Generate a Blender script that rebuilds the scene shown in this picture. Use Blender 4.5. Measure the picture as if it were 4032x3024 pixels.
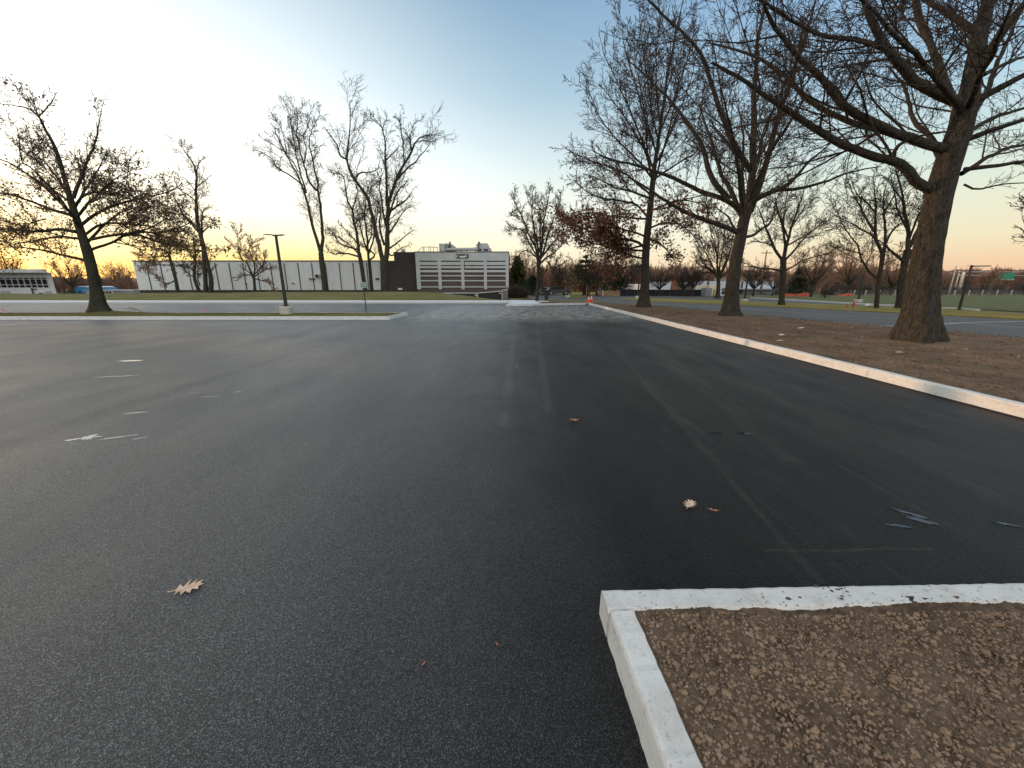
import bpy, math, random
import numpy as np
from math import radians as R, sin, cos, tan, atan, pi
S = bpy.context.scene
for o in list(bpy.data.objects): bpy.data.objects.remove(o)

# ---------------------------------------------------------------- camera
FPX, CX, CY = 1516.0, 2016.0, 1512.0      # focal length and centre, in pixels of the 4032 x 3024 photograph
PITCH = atan((1512-1122)/FPX); H = 1.7
cam = bpy.data.cameras.new('camera'); cam.sensor_width = 36; cam.lens = 36*FPX/4032
cam.clip_start = .05; cam.clip_end = 8000
co = bpy.data.objects.new('camera', cam); S.collection.objects.link(co)
co.location = (0, 0, H); co.rotation_euler = (pi/2-PITCH, 0, 0); S.camera = co
cp, sp = cos(PITCH), sin(PITCH)

# ---------------------------------------------------------------- sky, sun, exposure
SUN_AZ = -62.0      # degrees from +Y, negative to the left
SUN_EL = 2.3
w = bpy.data.worlds.new('World'); S.world = w; w.use_nodes = True
nt = w.node_tree; nt.nodes.clear()
def wn(t, **k):
    n = nt.nodes.new(t)
    for a, b in k.items(): setattr(n, a, b)
    return n
def wl(a, b): nt.links.new(a, b)
def wmath(op, a, b=None, c=None, clamp=False):
    n = wn('ShaderNodeMath', operation=op, use_clamp=clamp)
    for i, v in enumerate((a, b, c)):
        if v is None: continue
        if isinstance(v, (int, float)): n.inputs[i].default_value = v
        else: wl(v, n.inputs[i])
    return n.outputs[0]
def wramp(fac, stops):
    n = wn('ShaderNodeValToRGB'); wl(fac, n.inputs[0]); e = n.color_ramp.elements
    while len(e) > 1: e.remove(e[-1])
    for i, (p, c) in enumerate(stops):
        el = e[0] if i == 0 else e.new(p)
        el.position = p; el.color = (*[((x/255+.055)/1.055)**2.4 if x > 10 else x/255/12.92 for x in c], 1)
    return n.outputs[0]
sky = wn('ShaderNodeTexSky', sky_type='NISHITA', sun_disc=False, sun_elevation=R(SUN_EL), sun_rotation=R(SUN_AZ),
         air_density=1.0, dust_density=1.5, ozone_density=1.2)
tc = wn('ShaderNodeTexCoord')
sep = wn('ShaderNodeSeparateXYZ'); nrm = wn('ShaderNodeVectorMath', operation='NORMALIZE')
wl(tc.outputs['Generated'], nrm.inputs[0]); wl(nrm.outputs[0], sep.inputs[0])
el = wmath('DIVIDE', wmath('ARCSINE', sep.outputs[2]), pi/2, clamp=True)       # 0 horizon .. 1 zenith
dt = wn('ShaderNodeVectorMath', operation='DOT_PRODUCT'); wl(nrm.outputs[0], dt.inputs[0])
dt.inputs[1].default_value = (sin(R(-49)), cos(R(-49)), 0.03)      # the brightest part of the western sky
ang = wmath('DIVIDE', wmath('ARCCOSINE', dt.outputs['Value']), pi)                # 0 at the sun .. 1 opposite
sunside = wramp(el, [(0,(255,180,90)),(.02,(255,208,112)),(.04,(255,234,170)),(.07,(254,247,216)),(.11,(252,250,234)),(.18,(248,252,250)),(.32,(226,240,244)),(.48,(190,208,220)),(.75,(168,184,202)),(1,(160,176,194))])
midside = wramp(el, [(0,(246,208,160)),(.025,(250,230,194)),(.06,(251,245,222)),(.11,(247,249,238)),(.17,(216,232,234)),(.25,(172,200,217)),(.36,(130,163,193)),(.5,(138,160,184)),(.7,(158,174,192)),(1,(160,176,194))])
farside = wramp(el, [(0,(226,172,146)),(.02,(240,204,168)),(.05,(238,225,192)),(.09,(228,231,208)),(.14,(208,226,220)),(.21,(168,203,226)),(.31,(132,175,218)),(.42,(122,164,210)),(.6,(150,170,192)),(1,(160,176,194))])
def wmix(f, a, b):
    n = wn('ShaderNodeMix', data_type='RGBA'); wl(f, n.inputs[0])
    wl(a, n.inputs[6]); wl(b, n.inputs[7]); return n.outputs[2]
def wmap(x, a, b):
    n = wn('ShaderNodeMapRange', interpolation_type='SMOOTHSTEP'); wl(x, n.inputs[0])
    n.inputs[1].default_value = a; n.inputs[2].default_value = b; return n.outputs[0]
g = wmix(wmap(ang, .10, .32), sunside, midside)
g = wmix(wmap(ang, .27, .56), g, farside)
# glow over the place where the sun is going down
glow = wmath('POWER', wmath('SUBTRACT', 1.0, ang, clamp=True), 26.0)
gl = wn('ShaderNodeMix', data_type='RGBA', blend_type='ADD'); wl(wmath('MULTIPLY', glow, .7), gl.inputs[0]); wl(g, gl.inputs[6])
gl.inputs[7].default_value = (1.0, .80, .42, 1)
add = wn('ShaderNodeMix', data_type='RGBA', blend_type='ADD'); add.inputs[0].default_value = 1
sc = wn('ShaderNodeVectorMath', operation='SCALE'); wl(sky.outputs[0], sc.inputs[0]); sc.inputs['Scale'].default_value = .05
# the bright part of the evening sky round the sun, and an added near-white fill in the unseen sky behind the viewer
up1 = wmath('MULTIPLY', wmap(el, .045, .13), wmap(el, .42, .16)); near = wmap(ang, .36, .06)
boost = wmath('MULTIPLY_ADD', wmath('MULTIPLY', up1, near), .35, 1.0)
back = wmath('MULTIPLY', wmap(sep.outputs[1], .12, -.55), 1.0)
bs = wn('ShaderNodeVectorMath', operation='SCALE'); wl(gl.outputs[2], bs.inputs[0]); wl(boost, bs.inputs['Scale'])
bk = wmix(back, bs.outputs[0], (lambda n: (setattr(n.outputs[0], 'default_value', (1.20, 1.18, 1.16, 1)), n.outputs[0])[1])(wn('ShaderNodeRGB')))
wl(bk, add.inputs[6]); wl(sc.outputs[0], add.inputs[7])
bg = wn('ShaderNodeBackground'); wl(add.outputs[2], bg.inputs[0]); bg.inputs[1].default_value = 1.0
wo = wn('ShaderNodeOutputWorld'); wl(bg.outputs[0], wo.inputs[0])

sl = bpy.data.lights.new('sun', 'SUN'); sl.energy = 2.3; sl.angle = R(.6); sl.color = (1.0, .60, .32)
so = bpy.data.objects.new('sun', sl); S.collection.objects.link(so)
so.rotation_euler = (R(90-SUN_EL), 0, R(180-SUN_AZ)); so.location = (-60, 60, 30)
S.view_settings.view_transform = 'Standard'; S.view_settings.look = 'None'; S.view_settings.gamma = 1
S.view_settings.exposure = 0.0

# ---------------------------------------------------------------- helpers
def ray(u, v):
    x = u-CX; y = CY-v
    return (x, FPX*cp + y*sp, -FPX*sp + y*cp)
def G(u, v, z=0.0):          # ground point under a pixel of the photograph, on the plane at height z
    d = ray(u, v); t = (z-H)/d[2]; return (d[0]*t, d[1]*t, z)
def P(u, v, Y):              # point at distance Y
    d = ray(u, v); t = Y/d[1]; return (d[0]*t, Y, H+d[2]*t)
def zz(v, Y): return P(CX, v, Y)[2]
def xx(u, v, Y): return P(u, v, Y)[0]
def tag(o, label=None, cat=None, group=None, kind=None):
    if label: o['label'] = label
    if cat: o['category'] = cat
    if group: o['group'] = group
    if kind: o['kind'] = kind
    return o
def thing(name, label, cat, loc=(0,0,0), rz=0, group=None):
    o = bpy.data.objects.new(name, None); S.collection.objects.link(o)
    o.location = loc; o.rotation_euler = (0, 0, rz); o.empty_display_size = .2
    return tag(o, label, cat, group)
def link(name, me, mat, parent=None):
    o = bpy.data.objects.new(name, me); S.collection.objects.link(o)
    if mat is not None: me.materials.append(mat)
    if parent is not None: o.parent = parent
    return o
def npmesh(name, V, F, smooth=False):
    """V (n,3); F list of int arrays (m,k)"""
    me = bpy.data.meshes.new(name); V = np.asarray(V, dtype=np.float32)
    F = [np.asarray(f, dtype=np.int32) for f in (F if isinstance(F, list) else [F]) if len(f)]
    me.vertices.add(len(V)); me.vertices.foreach_set('co', V.ravel())
    loops = np.concatenate([f.ravel() for f in F]); sizes = np.concatenate([np.full(len(f), f.shape[1], np.int32) for f in F])
    starts = np.concatenate([[0], np.cumsum(sizes)[:-1]]).astype(np.int32)
    me.loops.add(len(loops)); me.loops.foreach_set('vertex_index', loops)
    me.polygons.add(len(sizes)); me.polygons.foreach_set('loop_start', starts); me.polygons.foreach_set('loop_total', sizes)
    if smooth: me.polygons.foreach_set('use_smooth', np.ones(len(sizes), dtype=bool))
    me.update(calc_edges=True); me.validate(); return me
class MB:
    """collects boxes, prisms and tubes into one mesh"""
    def __init__(s): s.v = []; s.f = []
    def add(s, vs, fs):
        n = len(s.v); s.v += [tuple(p) for p in vs]; s.f += [tuple(i+n for i in f) for f in fs]; return s
    def box(s, x0, x1, y0, y1, z0, z1, tx=0, bev=0):
        if bev:
            b = bev; prof = [(x0+b,y0),(x1-b,y0),(x1,y0+b),(x1,y1-b),(x1-b,y1),(x0+b,y1),(x0,y1-b),(x0,y0+b)]
            vs = [(x,y,z0) for x,y in prof]+[(x,y,z1-b) for x,y in prof]
            mx, my = (x0+x1)/2, (y0+y1)/2
            vs += [(x+(b if x<mx else -b)*.8, y+(b if y<my else -b)*.8, z1) for x,y in prof]
            fs = [tuple(range(7,-1,-1)), tuple(range(16,24))]
            for k in (0, 8): fs += [(k+i, k+(i+1)%8, k+8+(i+1)%8, k+8+i) for i in range(8)]
            return s.add(vs, fs)
        t = tx
        return s.add([(x0,y0,z0),(x1,y0,z0),(x1,y1,z0),(x0,y1,z0),(x0+t,y0+t,z1),(x1-t,y0+t,z1),(x1-t,y1-t,z1),(x0+t,y1-t,z1)],
                     [(3,2,1,0),(4,5,6,7),(0,1,5,4),(1,2,6,5),(2,3,7,6),(3,0,4,7)])
    def prism(s, pts, z0, z1):          # pts counter-clockwise in xy
        n = len(pts)
        return s.add([(x,y,z0) for x,y in pts]+[(x,y,z1) for x,y in pts],
                     [tuple(range(n-1,-1,-1)), tuple(range(n,2*n))]+[(i,(i+1)%n,n+(i+1)%n,n+i) for i in range(n)])
    def prismy(s, pts, y0, y1):         # pts in xz, extruded along y
        n = len(pts)
        return s.add([(x,y0,z) for x,z in pts]+[(x,y1,z) for x,z in pts],
                     [tuple(range(n)), tuple(range(2*n-1,n-1,-1))]+[(i,n+i,n+(i+1)%n,(i+1)%n) for i in range(n)])
    def prismx(s, pts, x0, x1):         # pts in yz, extruded along x
        n = len(pts)
        return s.add([(x0,y,z) for y,z in pts]+[(x1,y,z) for y,z in pts],
                     [tuple(range(n-1,-1,-1)), tuple(range(n,2*n))]+[(i,(i+1)%n,n+(i+1)%n,n+i) for i in range(n)])
    def tube(s, pts, rs, n=8):
        pts = [np.array(p, float) for p in pts]
        if isinstance(rs, (int, float)): rs = [rs]*len(pts)
        d = pts[-1]-pts[0]; ref = np.eye(3)[int(np.argmin(np.abs(d)))]
        vs = []
        for i, p in enumerate(pts):
            t = pts[min(i+1, len(pts)-1)]-pts[max(i-1, 0)]; t = t/(np.linalg.norm(t)+1e-9)
            a = np.cross(t, ref); a /= np.linalg.norm(a); b = np.cross(t, a)
            vs += [tuple(p+rs[i]*(cos(2*pi*k/n)*a+sin(2*pi*k/n)*b)) for k in range(n)]
        fs = [tuple(range(n-1,-1,-1)), tuple(range(len(vs)-n, len(vs)))]
        for i in range(len(pts)-1): fs += [(i*n+k, i*n+(k+1)%n, (i+1)*n+(k+1)%n, (i+1)*n+k) for k in range(n)]
        return s.add(vs, fs)
    def build(s, name, mat, parent=None, smooth=False):
        me = bpy.data.meshes.new(name); me.from_pydata(s.v, [], s.f); me.update()
        if smooth: me.polygons.foreach_set('use_smooth', [True]*len(me.polygons))
        return link(name, me, mat, parent)
def dup(root, loc, rz=0, label=None, scale=None):
    c = root.copy(); S.collection.objects.link(c); c.location = loc; c.rotation_euler = (0, 0, rz)
    if label: c['label'] = label
    if scale: c.scale = (scale,)*3 if isinstance(scale, (int, float)) else scale
    for ch in list(root.children):
        d = ch.copy(); S.collection.objects.link(d); d.parent = c
        for g_ in list(ch.children):
            e = g_.copy(); S.collection.objects.link(e); e.parent = d
    return c
def disc(s, pts, n_=1): pass

# ---------------------------------------------------------------- materials
class M:
    """small node-graph builder"""
    def __init__(s, name):
        s.m = bpy.data.materials.new(name); s.m.use_nodes = True; s.t = s.m.node_tree
        s.b = s.t.nodes['Principled BSDF']; s.co = s.n('ShaderNodeTexCoord').outputs['Object']
    def n(s, t, **k):
        x = s.t.nodes.new(t)
        for a, b in k.items(): setattr(x, a, b)
        return x
    def l(s, a, b): s.t.links.new(a, b)
    def map(s, sc=(1,1,1), rot=(0,0,0), loc=(0,0,0)):
        x = s.n('ShaderNodeMapping'); s.l(s.co, x.inputs[0]); x.inputs[3].default_value = sc; x.inputs[2].default_value = rot; x.inputs[1].default_value = loc
        return x.outputs[0]
    def noise(s, scale, detail=4, rough=.55, vec=None, dist=0, out=0):
        x = s.n('ShaderNodeTexNoise'); s.l(vec if vec is not None else s.co, x.inputs['Vector'])
        x.inputs['Scale'].default_value = scale; x.inputs['Detail'].default_value = detail; x.inputs['Roughness'].default_value = rough
        x.inputs['Distortion'].default_value = dist; return x.outputs[out]
    def vor(s, scale, vec=None, feature='F1', out=0, rnd=1):
        x = s.n('ShaderNodeTexVoronoi', feature=feature); s.l(vec if vec is not None else s.co, x.inputs['Vector']); x.inputs['Scale'].default_value = scale
        x.inputs['Randomness'].default_value = rnd
        return x.outputs[out]
    def ramp(s, f, stops):
        x = s.n('ShaderNodeValToRGB'); s.l(f, x.inputs[0]); e = x.color_ramp.elements
        while len(e) > 1: e.remove(e[-1])
        for i, (p, c) in enumerate(stops):
            q = e[0] if i == 0 else e.new(p)
            q.position = p; q.color = (*((c,)*3 if isinstance(c, (int, float)) else c), 1)
        return x.outputs[0]
    def mix(s, f, a, b, mode='MIX'):
        x = s.n('ShaderNodeMix', data_type='RGBA', blend_type=mode)
        for i, v in ((0, f), (6, a), (7, b)):
            if isinstance(v, (int, float)): x.inputs[i].default_value = v if i == 0 else (v, v, v, 1)
            elif isinstance(v, tuple): x.inputs[i].default_value = (*v, 1)
            else: s.l(v, x.inputs[i])
        return x.outputs[2]
    def math(s, op, a, b=0, clamp=False):
        x = s.n('ShaderNodeMath', operation=op, use_clamp=clamp)
        for i, v in enumerate((a, b)):
            if isinstance(v, (int, float)): x.inputs[i].default_value = v
            else: s.l(v, x.inputs[i])
        return x.outputs[0]
    def bump(s, h, strength=.3, dist=.01, prev=None):
        x = s.n('ShaderNodeBump'); s.l(h, x.inputs['Height']); x.inputs['Strength'].default_value = strength; x.inputs['Distance'].default_value = dist
        if prev is not None: s.l(prev, x.inputs['Normal'])
        return x.outputs[0]
    def done(s, col=None, rough=.8, nor=None, spec=.5, metal=0):
        if col is not None:
            if isinstance(col, tuple): s.b.inputs['Base Color'].default_value = (*col, 1)
            else: s.l(col, s.b.inputs['Base Color'])
        if isinstance(rough, (int, float)): s.b.inputs['Roughness'].default_value = rough
        else: s.l(rough, s.b.inputs['Roughness'])
        if isinstance(spec, (int, float)): s.b.inputs['Specular IOR Level'].default_value = spec
        else: s.l(spec, s.b.inputs['Specular IOR Level'])
        s.b.inputs['Metallic'].default_value = metal
        if nor is not None: s.l(nor, s.b.inputs['Normal'])
        return s.m
def simple(name, col, rough=.7, var=.25, sc=3, bump=0, spec=.4, metal=0):
    m = M(name); n = m.noise(sc, 5, .6)
    c = m.mix(m.ramp(n, [(.3, 0.0), (.7, 1.0)]), tuple(x*(1-var) for x in col), tuple(min(1, x*(1+var)) for x in col))
    nb = m.bump(m.noise(sc*8, 4), bump, .01) if bump else None
    return m.done(c, rough, nb, spec, metal)

def mat_asphalt():
    m = M('asphalt_new')
    ag = m.vor(230, out=0); ag2 = m.vor(250, out=1)
    big = m.noise(.35, 4, .6); mid = m.noise(1.7, 5, .65)
    # dusty tyre streaks along the lot
    st = m.noise(1.0, 5, .7, m.map((2.6, .10, 1), (0, 0, R(4))), 1.2)
    st2 = m.noise(1.0, 6, .75, m.map((9, .35, 1), (0, 0, R(-9)), (3, 1, 0)), .8)
    base = m.ramp(ag, [(0, .018), (.45, .008), (.8, .002)])
    sepc = m.n('ShaderNodeSeparateColor'); m.l(ag2, sepc.inputs[0])
    speck = m.ramp(sepc.outputs[0], [(.68, 0.0), (.98, .145)])
    sx = m.n('ShaderNodeSeparateXYZ'); m.l(m.co, sx.inputs[0]); X, Yc = sx.outputs[0], sx.outputs[1]
    wob = m.math('MULTIPLY', m.math('SUBTRACT', m.noise(.9, 4, .6), .5), 1.0)
    # the pass on the left is older and paler, partly sky sheen painted into its colour, the one on the right fresh and black
    left = m.ramp(m.math('ADD', m.math('MULTIPLY', m.math('ADD', X, wob), -.125), .5), [(.41, 0.0), (.70, .75), (1, 1.0)])
    speck2 = m.ramp(m.vor(170, out=0), [(0, .16), (.25, .05), (.38, 0.0)]); speck = m.mix(1.0, speck, speck2, 'ADD')
    speck = m.mix(left, m.mix(.75, speck, 0.0), m.mix(.9, speck, speck, 'ADD'))
    base = m.mix(1.0, base, m.mix(left, 0.0, (.034,.035,.034)), 'ADD')
    c = m.mix(1.0, base, speck, 'ADD')
    c = m.mix(m.ramp(big, [(.35, 0.0), (.75, .4)]), c, m.mix(.3, c, (.040,.039,.038)))
    dust = m.math('MULTIPLY', m.ramp(st, [(.55, 0.0), (.75, 1.0)]), m.ramp(mid, [(.42, 0.0), (.7, 1.0)]))
    c = m.mix(m.math('MULTIPLY', dust, .65), c, (.105,.100,.093))
    dust2 = m.math('MULTIPLY', m.ramp(st2, [(.63, 0.0), (.74, 1.0)]), m.ramp(big, [(.48, 0.0), (.6, 1.0)]))
    c = m.mix(m.math('MULTIPLY', dust2, .35), c, (.12,.108,.095))
    # pale dusty scuffs in the far part, by the turning area
    far = m.math('MULTIPLY', m.ramp(m.math('MULTIPLY', sx.outputs[1], .02), [(.36, 0.0), (.42, 1.0), (.62, 1.0), (.68, .3)]),
                 m.ramp(m.noise(2.4, 6, .8, m.map((.8, 1.3, 1), (0, 0, R(20)))), [(.47, 0.0), (.56, 1.0)]))
    right = m.ramp(m.math('MULTIPLY', m.math('ADD', sx.outputs[0], 10), .05), [(.12, 0.0), (.28, 1.0)])
    c = m.mix(m.math('MULTIPLY', m.math('MULTIPLY', far, right), .85), c, (.44,.40,.36))
    wob2 = m.math('MULTIPLY', m.math('SUBTRACT', m.noise(2.5, 4, .7), .5), .10)
    def seam(coord, at, slope, other, wd, soft, col, amt, lo=None, hi=None):
        nonlocal c
        d = m.math('ABSOLUTE', m.math('ADD', m.math('SUBTRACT', m.math('SUBTRACT', coord, at), m.math('MULTIPLY', other, slope)), wob2))
        f = m.math('MULTIPLY', m.ramp(m.math('DIVIDE', d, soft), [(0, 1.0), (wd/soft, .8), (1, 0.0)]), amt)
        f = m.math('MULTIPLY', f, m.ramp(m.noise(1.6, 6, .8), [(.36, .1), (.62, 1.0)]))
        if lo is not None:
            f = m.math('MULTIPLY', f, m.math('GREATER_THAN', other, lo)); f = m.math('MULTIPLY', f, m.math('LESS_THAN', other, hi))
        c = m.mix(f, c, col)
    seam(X, -6.1, 0, Yc, .04, .5, (.10,.098,.092), .6)
    seam(X, -5.6, 0, Yc, .05, .25, (.012,.012,.012), .5)
    seam(X, 1.60, .116, Yc, .012, .05, (.09,.083,.075), .38, 1.9, 14)
    seam(X, 1.62, .125, Yc, .02, .16, (.060,.057,.053), .4, 3.4, 22)
    seam(X, 2.27, .15, Yc, .03, .16, (.06,.056,.052), .45, 3.5, 24)
    seam(X, 2.45, .15, Yc, .015, .05, (.08,.076,.07), .4, 5, 20)
    seam(X, 3.5, .10, Yc, .03, .18, (.055,.052,.048), .4, 4, 26)
    seam(X, 4.5, .05, Yc, .02, .10, (.05,.048,.045), .4, 5, 26)
    seam(X, -.9, .015, Yc, .02, .10, (.085,.083,.08), .4, 6, 22)
    seam(X, -2.6, -.06, Yc, .03, .20, (.08,.079,.076), .35, 4, 30)
    seam(X, -4.4, -.12, Yc, .03, .14, (.08,.079,.076), .4, 2, 30)
    seam(X, -.2, .02, Yc, .03, .12, (.12,.115,.11), .5, 4.5, 20)
    seam(X, .25, .05, Yc, .03, .10, (.10,.096,.09), .5, 5, 22)
    seam(X, -1.9, -.04, Yc, .06, .5, (.07,.07,.068), .5, 3, 30)
    seam(X, -3.2, -.10, Yc, .05, .35, (.075,.074,.07), .45, 2, 30)
    seam(Yc, 5.75, .01, X, .03, .12, (.008,.008,.008), .45, -1.5, 2.4)
    seam(Yc, 2.2, .0, X, .006, .016, (.12,.10,.075), .5, 1.65, 2.8)
    h = m.math('ADD', m.ramp(ag, [(0, 1.0), (.55, 0.0)]), m.noise(45, 3))
    nb = m.bump(h, .95, .006); nb = m.bump(m.noise(2.2, 5, .6, m.map((1, .35, 1))), .12, .03, nb)
    rg = m.ramp(m.noise(1.1, 5, .65, m.map((1, .3, 1))), [(.3, .40), (.7, .56)])
    return m.done(c, rg, nb, m.math('MULTIPLY_ADD', left, .42) if False else m.math('ADD', m.math('MULTIPLY', left, .58), .20))
def mat_road(name='asphalt_old', c0=.105, c1=.155):
    m = M(name); n = m.noise(.5, 6, .65, m.map((1, .4, 1), (0, 0, R(15)))); f = m.noise(60, 3)
    c = m.ramp(n, [(.3, (c0*1.02, c0, c0*.94)), (.7, (c1*1.02, c1, c1*.93))]); c = m.mix(.25, c, m.ramp(f, [(.3, .04), (.7, .25)]))
    return m.done(c, .9, m.bump(f, .3, .005), .12)
def mat_conc(name='concrete', col=(.66,.67,.66), dirt=(.30,.25,.20), amt=.45):
    m = M(name); n = m.noise(2.5, 7, .7); s = m.noise(38, 4, .6); st = m.noise(6, 5, .6, m.map((1, 1, 3)))
    c = m.mix(m.ramp(n, [(.35, 0.0), (.7, 1.0)]), tuple(x*.88 for x in col), col)
    c = m.mix(m.math('MULTIPLY', m.ramp(st, [(.50, 0.0), (.72, 1.0)]), amt), c, dirt)
    c = m.mix(m.math('MULTIPLY', m.ramp(s, [(.60, 0.0), (.72, 1.0)]), amt*.9), c, tuple(x*.7 for x in dirt))
    c = m.mix(m.math('MULTIPLY', m.ramp(m.noise(14, 3, .5), [(.64, 0.0), (.70, 1.0)]), .7*amt), c, (.17,.12,.085))
    c = m.mix(m.math('MULTIPLY', m.ramp(m.noise(70, 3, .6), [(.62, 0.0), (.68, 1.0)]), 1.2*amt), c, (.20,.15,.11))
    nb = m.bump(m.noise(120, 3), .25, .003); nb = m.bump(m.noise(9, 4), .2, .01, nb)
    return m.done(c, .85, nb, .3)
def mat_soil(name='soil', a=(.060,.038,.024), b=(.155,.105,.070), sc=1.0, grass=0):
    m = M(name); n = m.noise(1.3*sc, 7, .7); f = m.noise(22*sc, 6, .7); g = m.vor(70*sc)
    c = m.mix(m.ramp(n, [(.36, 0.0), (.64, 1.0)]), a, b)
    c = m.mix(.55, c, m.mix(m.ramp(f, [(.35, 0.0), (.7, 1.0)]), tuple(x*.55 for x in a), tuple(x*1.3 for x in b)))
    if grass:
        c = m.mix(m.math('MULTIPLY', m.ramp(m.noise(.8, 6, .75), [(.54, 0.0), (.68, 1.0)]), grass), c, (.085,.085,.028))
        c = m.mix(m.math('MULTIPLY', m.ramp(m.noise(5, 5, .7, m.map((1,1,1),(0,0,0),(7,3,0))), [(.62, 0.0), (.72, 1.0)]), .6), c, (.22,.16,.10))
    nb = m.bump(f, .8, .03/sc); nb = m.bump(g, .4, .01/sc, nb); nb = m.bump(m.noise(4*sc, 4), .5, .08/sc, nb)
    return m.done(c, .95, nb, .15)
def mat_grass(name='grass', a=(.085,.092,.026), b=(.22,.205,.072), dry=(.33,.26,.14), dryamt=.35):
    m = M(name); n = m.noise(.35, 6, .7); f = m.noise(9, 6, .75); mid = m.noise(1.6, 5, .7, m.map((.35, 1.2, 1)))
    c = m.mix(m.ramp(f, [(.3, 0.0), (.7, 1.0)]), a, b)
    c = m.mix(m.math('MULTIPLY', m.ramp(mid, [(.45, 0.0), (.68, 1.0)]), dryamt), c, dry)
    c = m.mix(m.math('MULTIPLY', m.ramp(n, [(.45, 0.0), (.7, 1.0)]), .35), c, dry)
    return m.done(c, .95, m.bump(m.noise(30, 5, .7), .8, .05), .1)
def mat_bark(name='bark', a=(.040,.032,.024), b=(.135,.110,.080), sc=1.0, moss=.2):
    m = M(name); v = m.map((16*sc, 16*sc, 4.5*sc))
    r = m.noise(1, 7, .7, v, .6); w_ = m.vor(1.0, m.map((24*sc, 24*sc, 9*sc)), 'DISTANCE_TO_EDGE')
    c = m.mix(m.ramp(r, [(.33, 0.0), (.66, 1.0)]), a, b)
    c = m.mix(m.math('MULTIPLY', m.ramp(m.noise(2.2, 5), [(.48, 0.0), (.65, 1.0)]), moss), c, (.075,.085,.05))
    h = m.math('ADD', r, m.ramp(w_, [(0, 0.0), (.18, .7)]))
    return m.done(c, .95, m.bump(h, .9, .03/sc), .1)
MT = {}
MT['asphalt'] = mat_asphalt(); MT['road'] = mat_road(); MT['conc'] = mat_conc()
MT['conc_warm'] = mat_conc('concrete_kerb_warm', (.72,.71,.67), (.38,.31,.22), .35)
MT['conc_new'] = mat_conc('concrete_pale_new', (.74,.78,.80), (.45,.46,.46), .15)
MT['soil'] = mat_soil('soil_fine', (.072,.046,.029), (.235,.160,.104)); MT['soil_strip'] = mat_soil('soil_strip', (.070,.045,.029), (.29,.192,.122), .8, .8)
MT['clod'] = mat_soil('soil_clod', (.13,.083,.052), (.43,.300,.198), 6)  # paler than the bed: lit clods and shaded gaps put into the colour
MT['grass'] = mat_grass(); MT['grass_green'] = mat_grass('grass_green', (.085,.095,.036), (.17,.175,.080), (.24,.22,.12), .35)
MT['grass_dry'] = mat_grass('grass_straw', (.13,.12,.03), (.33,.27,.08), (.46,.33,.12), .5)
MT['ground'] = mat_grass('ground_cover', (.05,.045,.022), (.12,.10,.045), (.16,.12,.07), .5)
MT['bark'] = mat_bark('bark', (.022,.019,.016), (.098,.082,.065)); MT['bark_oak'] = mat_bark('bark_mossy', (.026,.024,.018), (.085,.078,.058), 1.0, .5)
MT['twig'] = simple('twig_brown', (.042,.030,.023), .9, .3, 2)
MT['twig_grey'] = simple('twig_grey', (.080,.067,.055), .9, .3, 2)
MT['twig_dark'] = simple('twig_dark', (.048,.038,.028), .9, .3, 2)
MT['twig_red'] = simple('twig_red', (.26,.155,.105), .9, .3, .05)  # warm tone raised to paint low sun onto the far woods
MT['leaf_red'] = simple('dead_leaf_red', (.16,.075,.045), .8, .5, 3)
MT['leaf_orange'] = simple('dead_leaf_orange', (.30,.085,.03), .8, .4, 3)
MT['leaf_brown'] = simple('dead_leaf_brown', (.17,.105,.045), .8, .4, 3)
MT['needle'] = simple('needles_dark', (.022,.036,.020), .9, .4, 1.5)
MT['needle_warm'] = simple('needles_olive', (.075,.070,.022), .9, .4, 1.5)
MT['bronze'] = simple('bronze_paint', (.020,.017,.015), .5, .15, 2)
MT['black'] = simple('black_metal', (.012,.012,.012), .5, .2, 2)
MT['galv'] = simple('galvanised', (.42,.43,.43), .45, .15, 4, metal=.4)
MT['dark'] = simple('shade_dark', (.02,.02,.022), .6, .2, 2)
# ---------------------------------------------------------------- tree engine
def norm(a): return a/(np.linalg.norm(a, axis=-1, keepdims=True)+1e-9)
def tubes_np(groups):
    Vs = []; Fs = []; n0 = 0
    for paths, rad, s in groups:
        if len(paths) == 0: continue
        N, k, _ = paths.shape
        t = norm(np.gradient(paths, axis=1)); mt = norm(t.mean(axis=1))
        ref = np.eye(3)[np.argmin(np.abs(mt), axis=1)][:, None, :]
        a = norm(np.cross(t, np.broadcast_to(ref, t.shape))); b = np.cross(t, a)
        th = np.arange(s)*2*pi/s
        ring = paths[:, :, None, :]+rad[:, :, None, None]*(np.cos(th)[None, None, :, None]*a[:, :, None, :]+np.sin(th)[None, None, :, None]*b[:, :, None, :])
        Vs.append(ring.reshape(-1, 3))
        i, j, q = np.meshgrid(np.arange(N), np.arange(k-1), np.arange(s), indexing='ij')
        base = n0+i*k*s; q2 = (q+1) % s
        Fs.append(np.stack([base+j*s+q, base+j*s+q2, base+(j+1)*s+q2, base+(j+1)*s+q], -1).reshape(-1, 4))
        n0 += N*k*s
    return np.concatenate(Vs), np.concatenate(Fs)
def grow(Pp, D, L, Rr, n, wander, up, rend, rng):
    N = len(Pp); p = Pp.copy(); d = norm(D); out = [p.copy()]
    for i in range(n-1):
        d = norm(d+rng.normal(size=(N, 3))*wander+np.array([0, 0, 1.0])*up)
        p = p+d*(L/(n-1))[:, None]; out.append(p.copy())
    tt = np.linspace(0, 1, n)[None]
    return np.stack(out, 1), Rr[:, None]*(1-tt*(1-rend))
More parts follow.
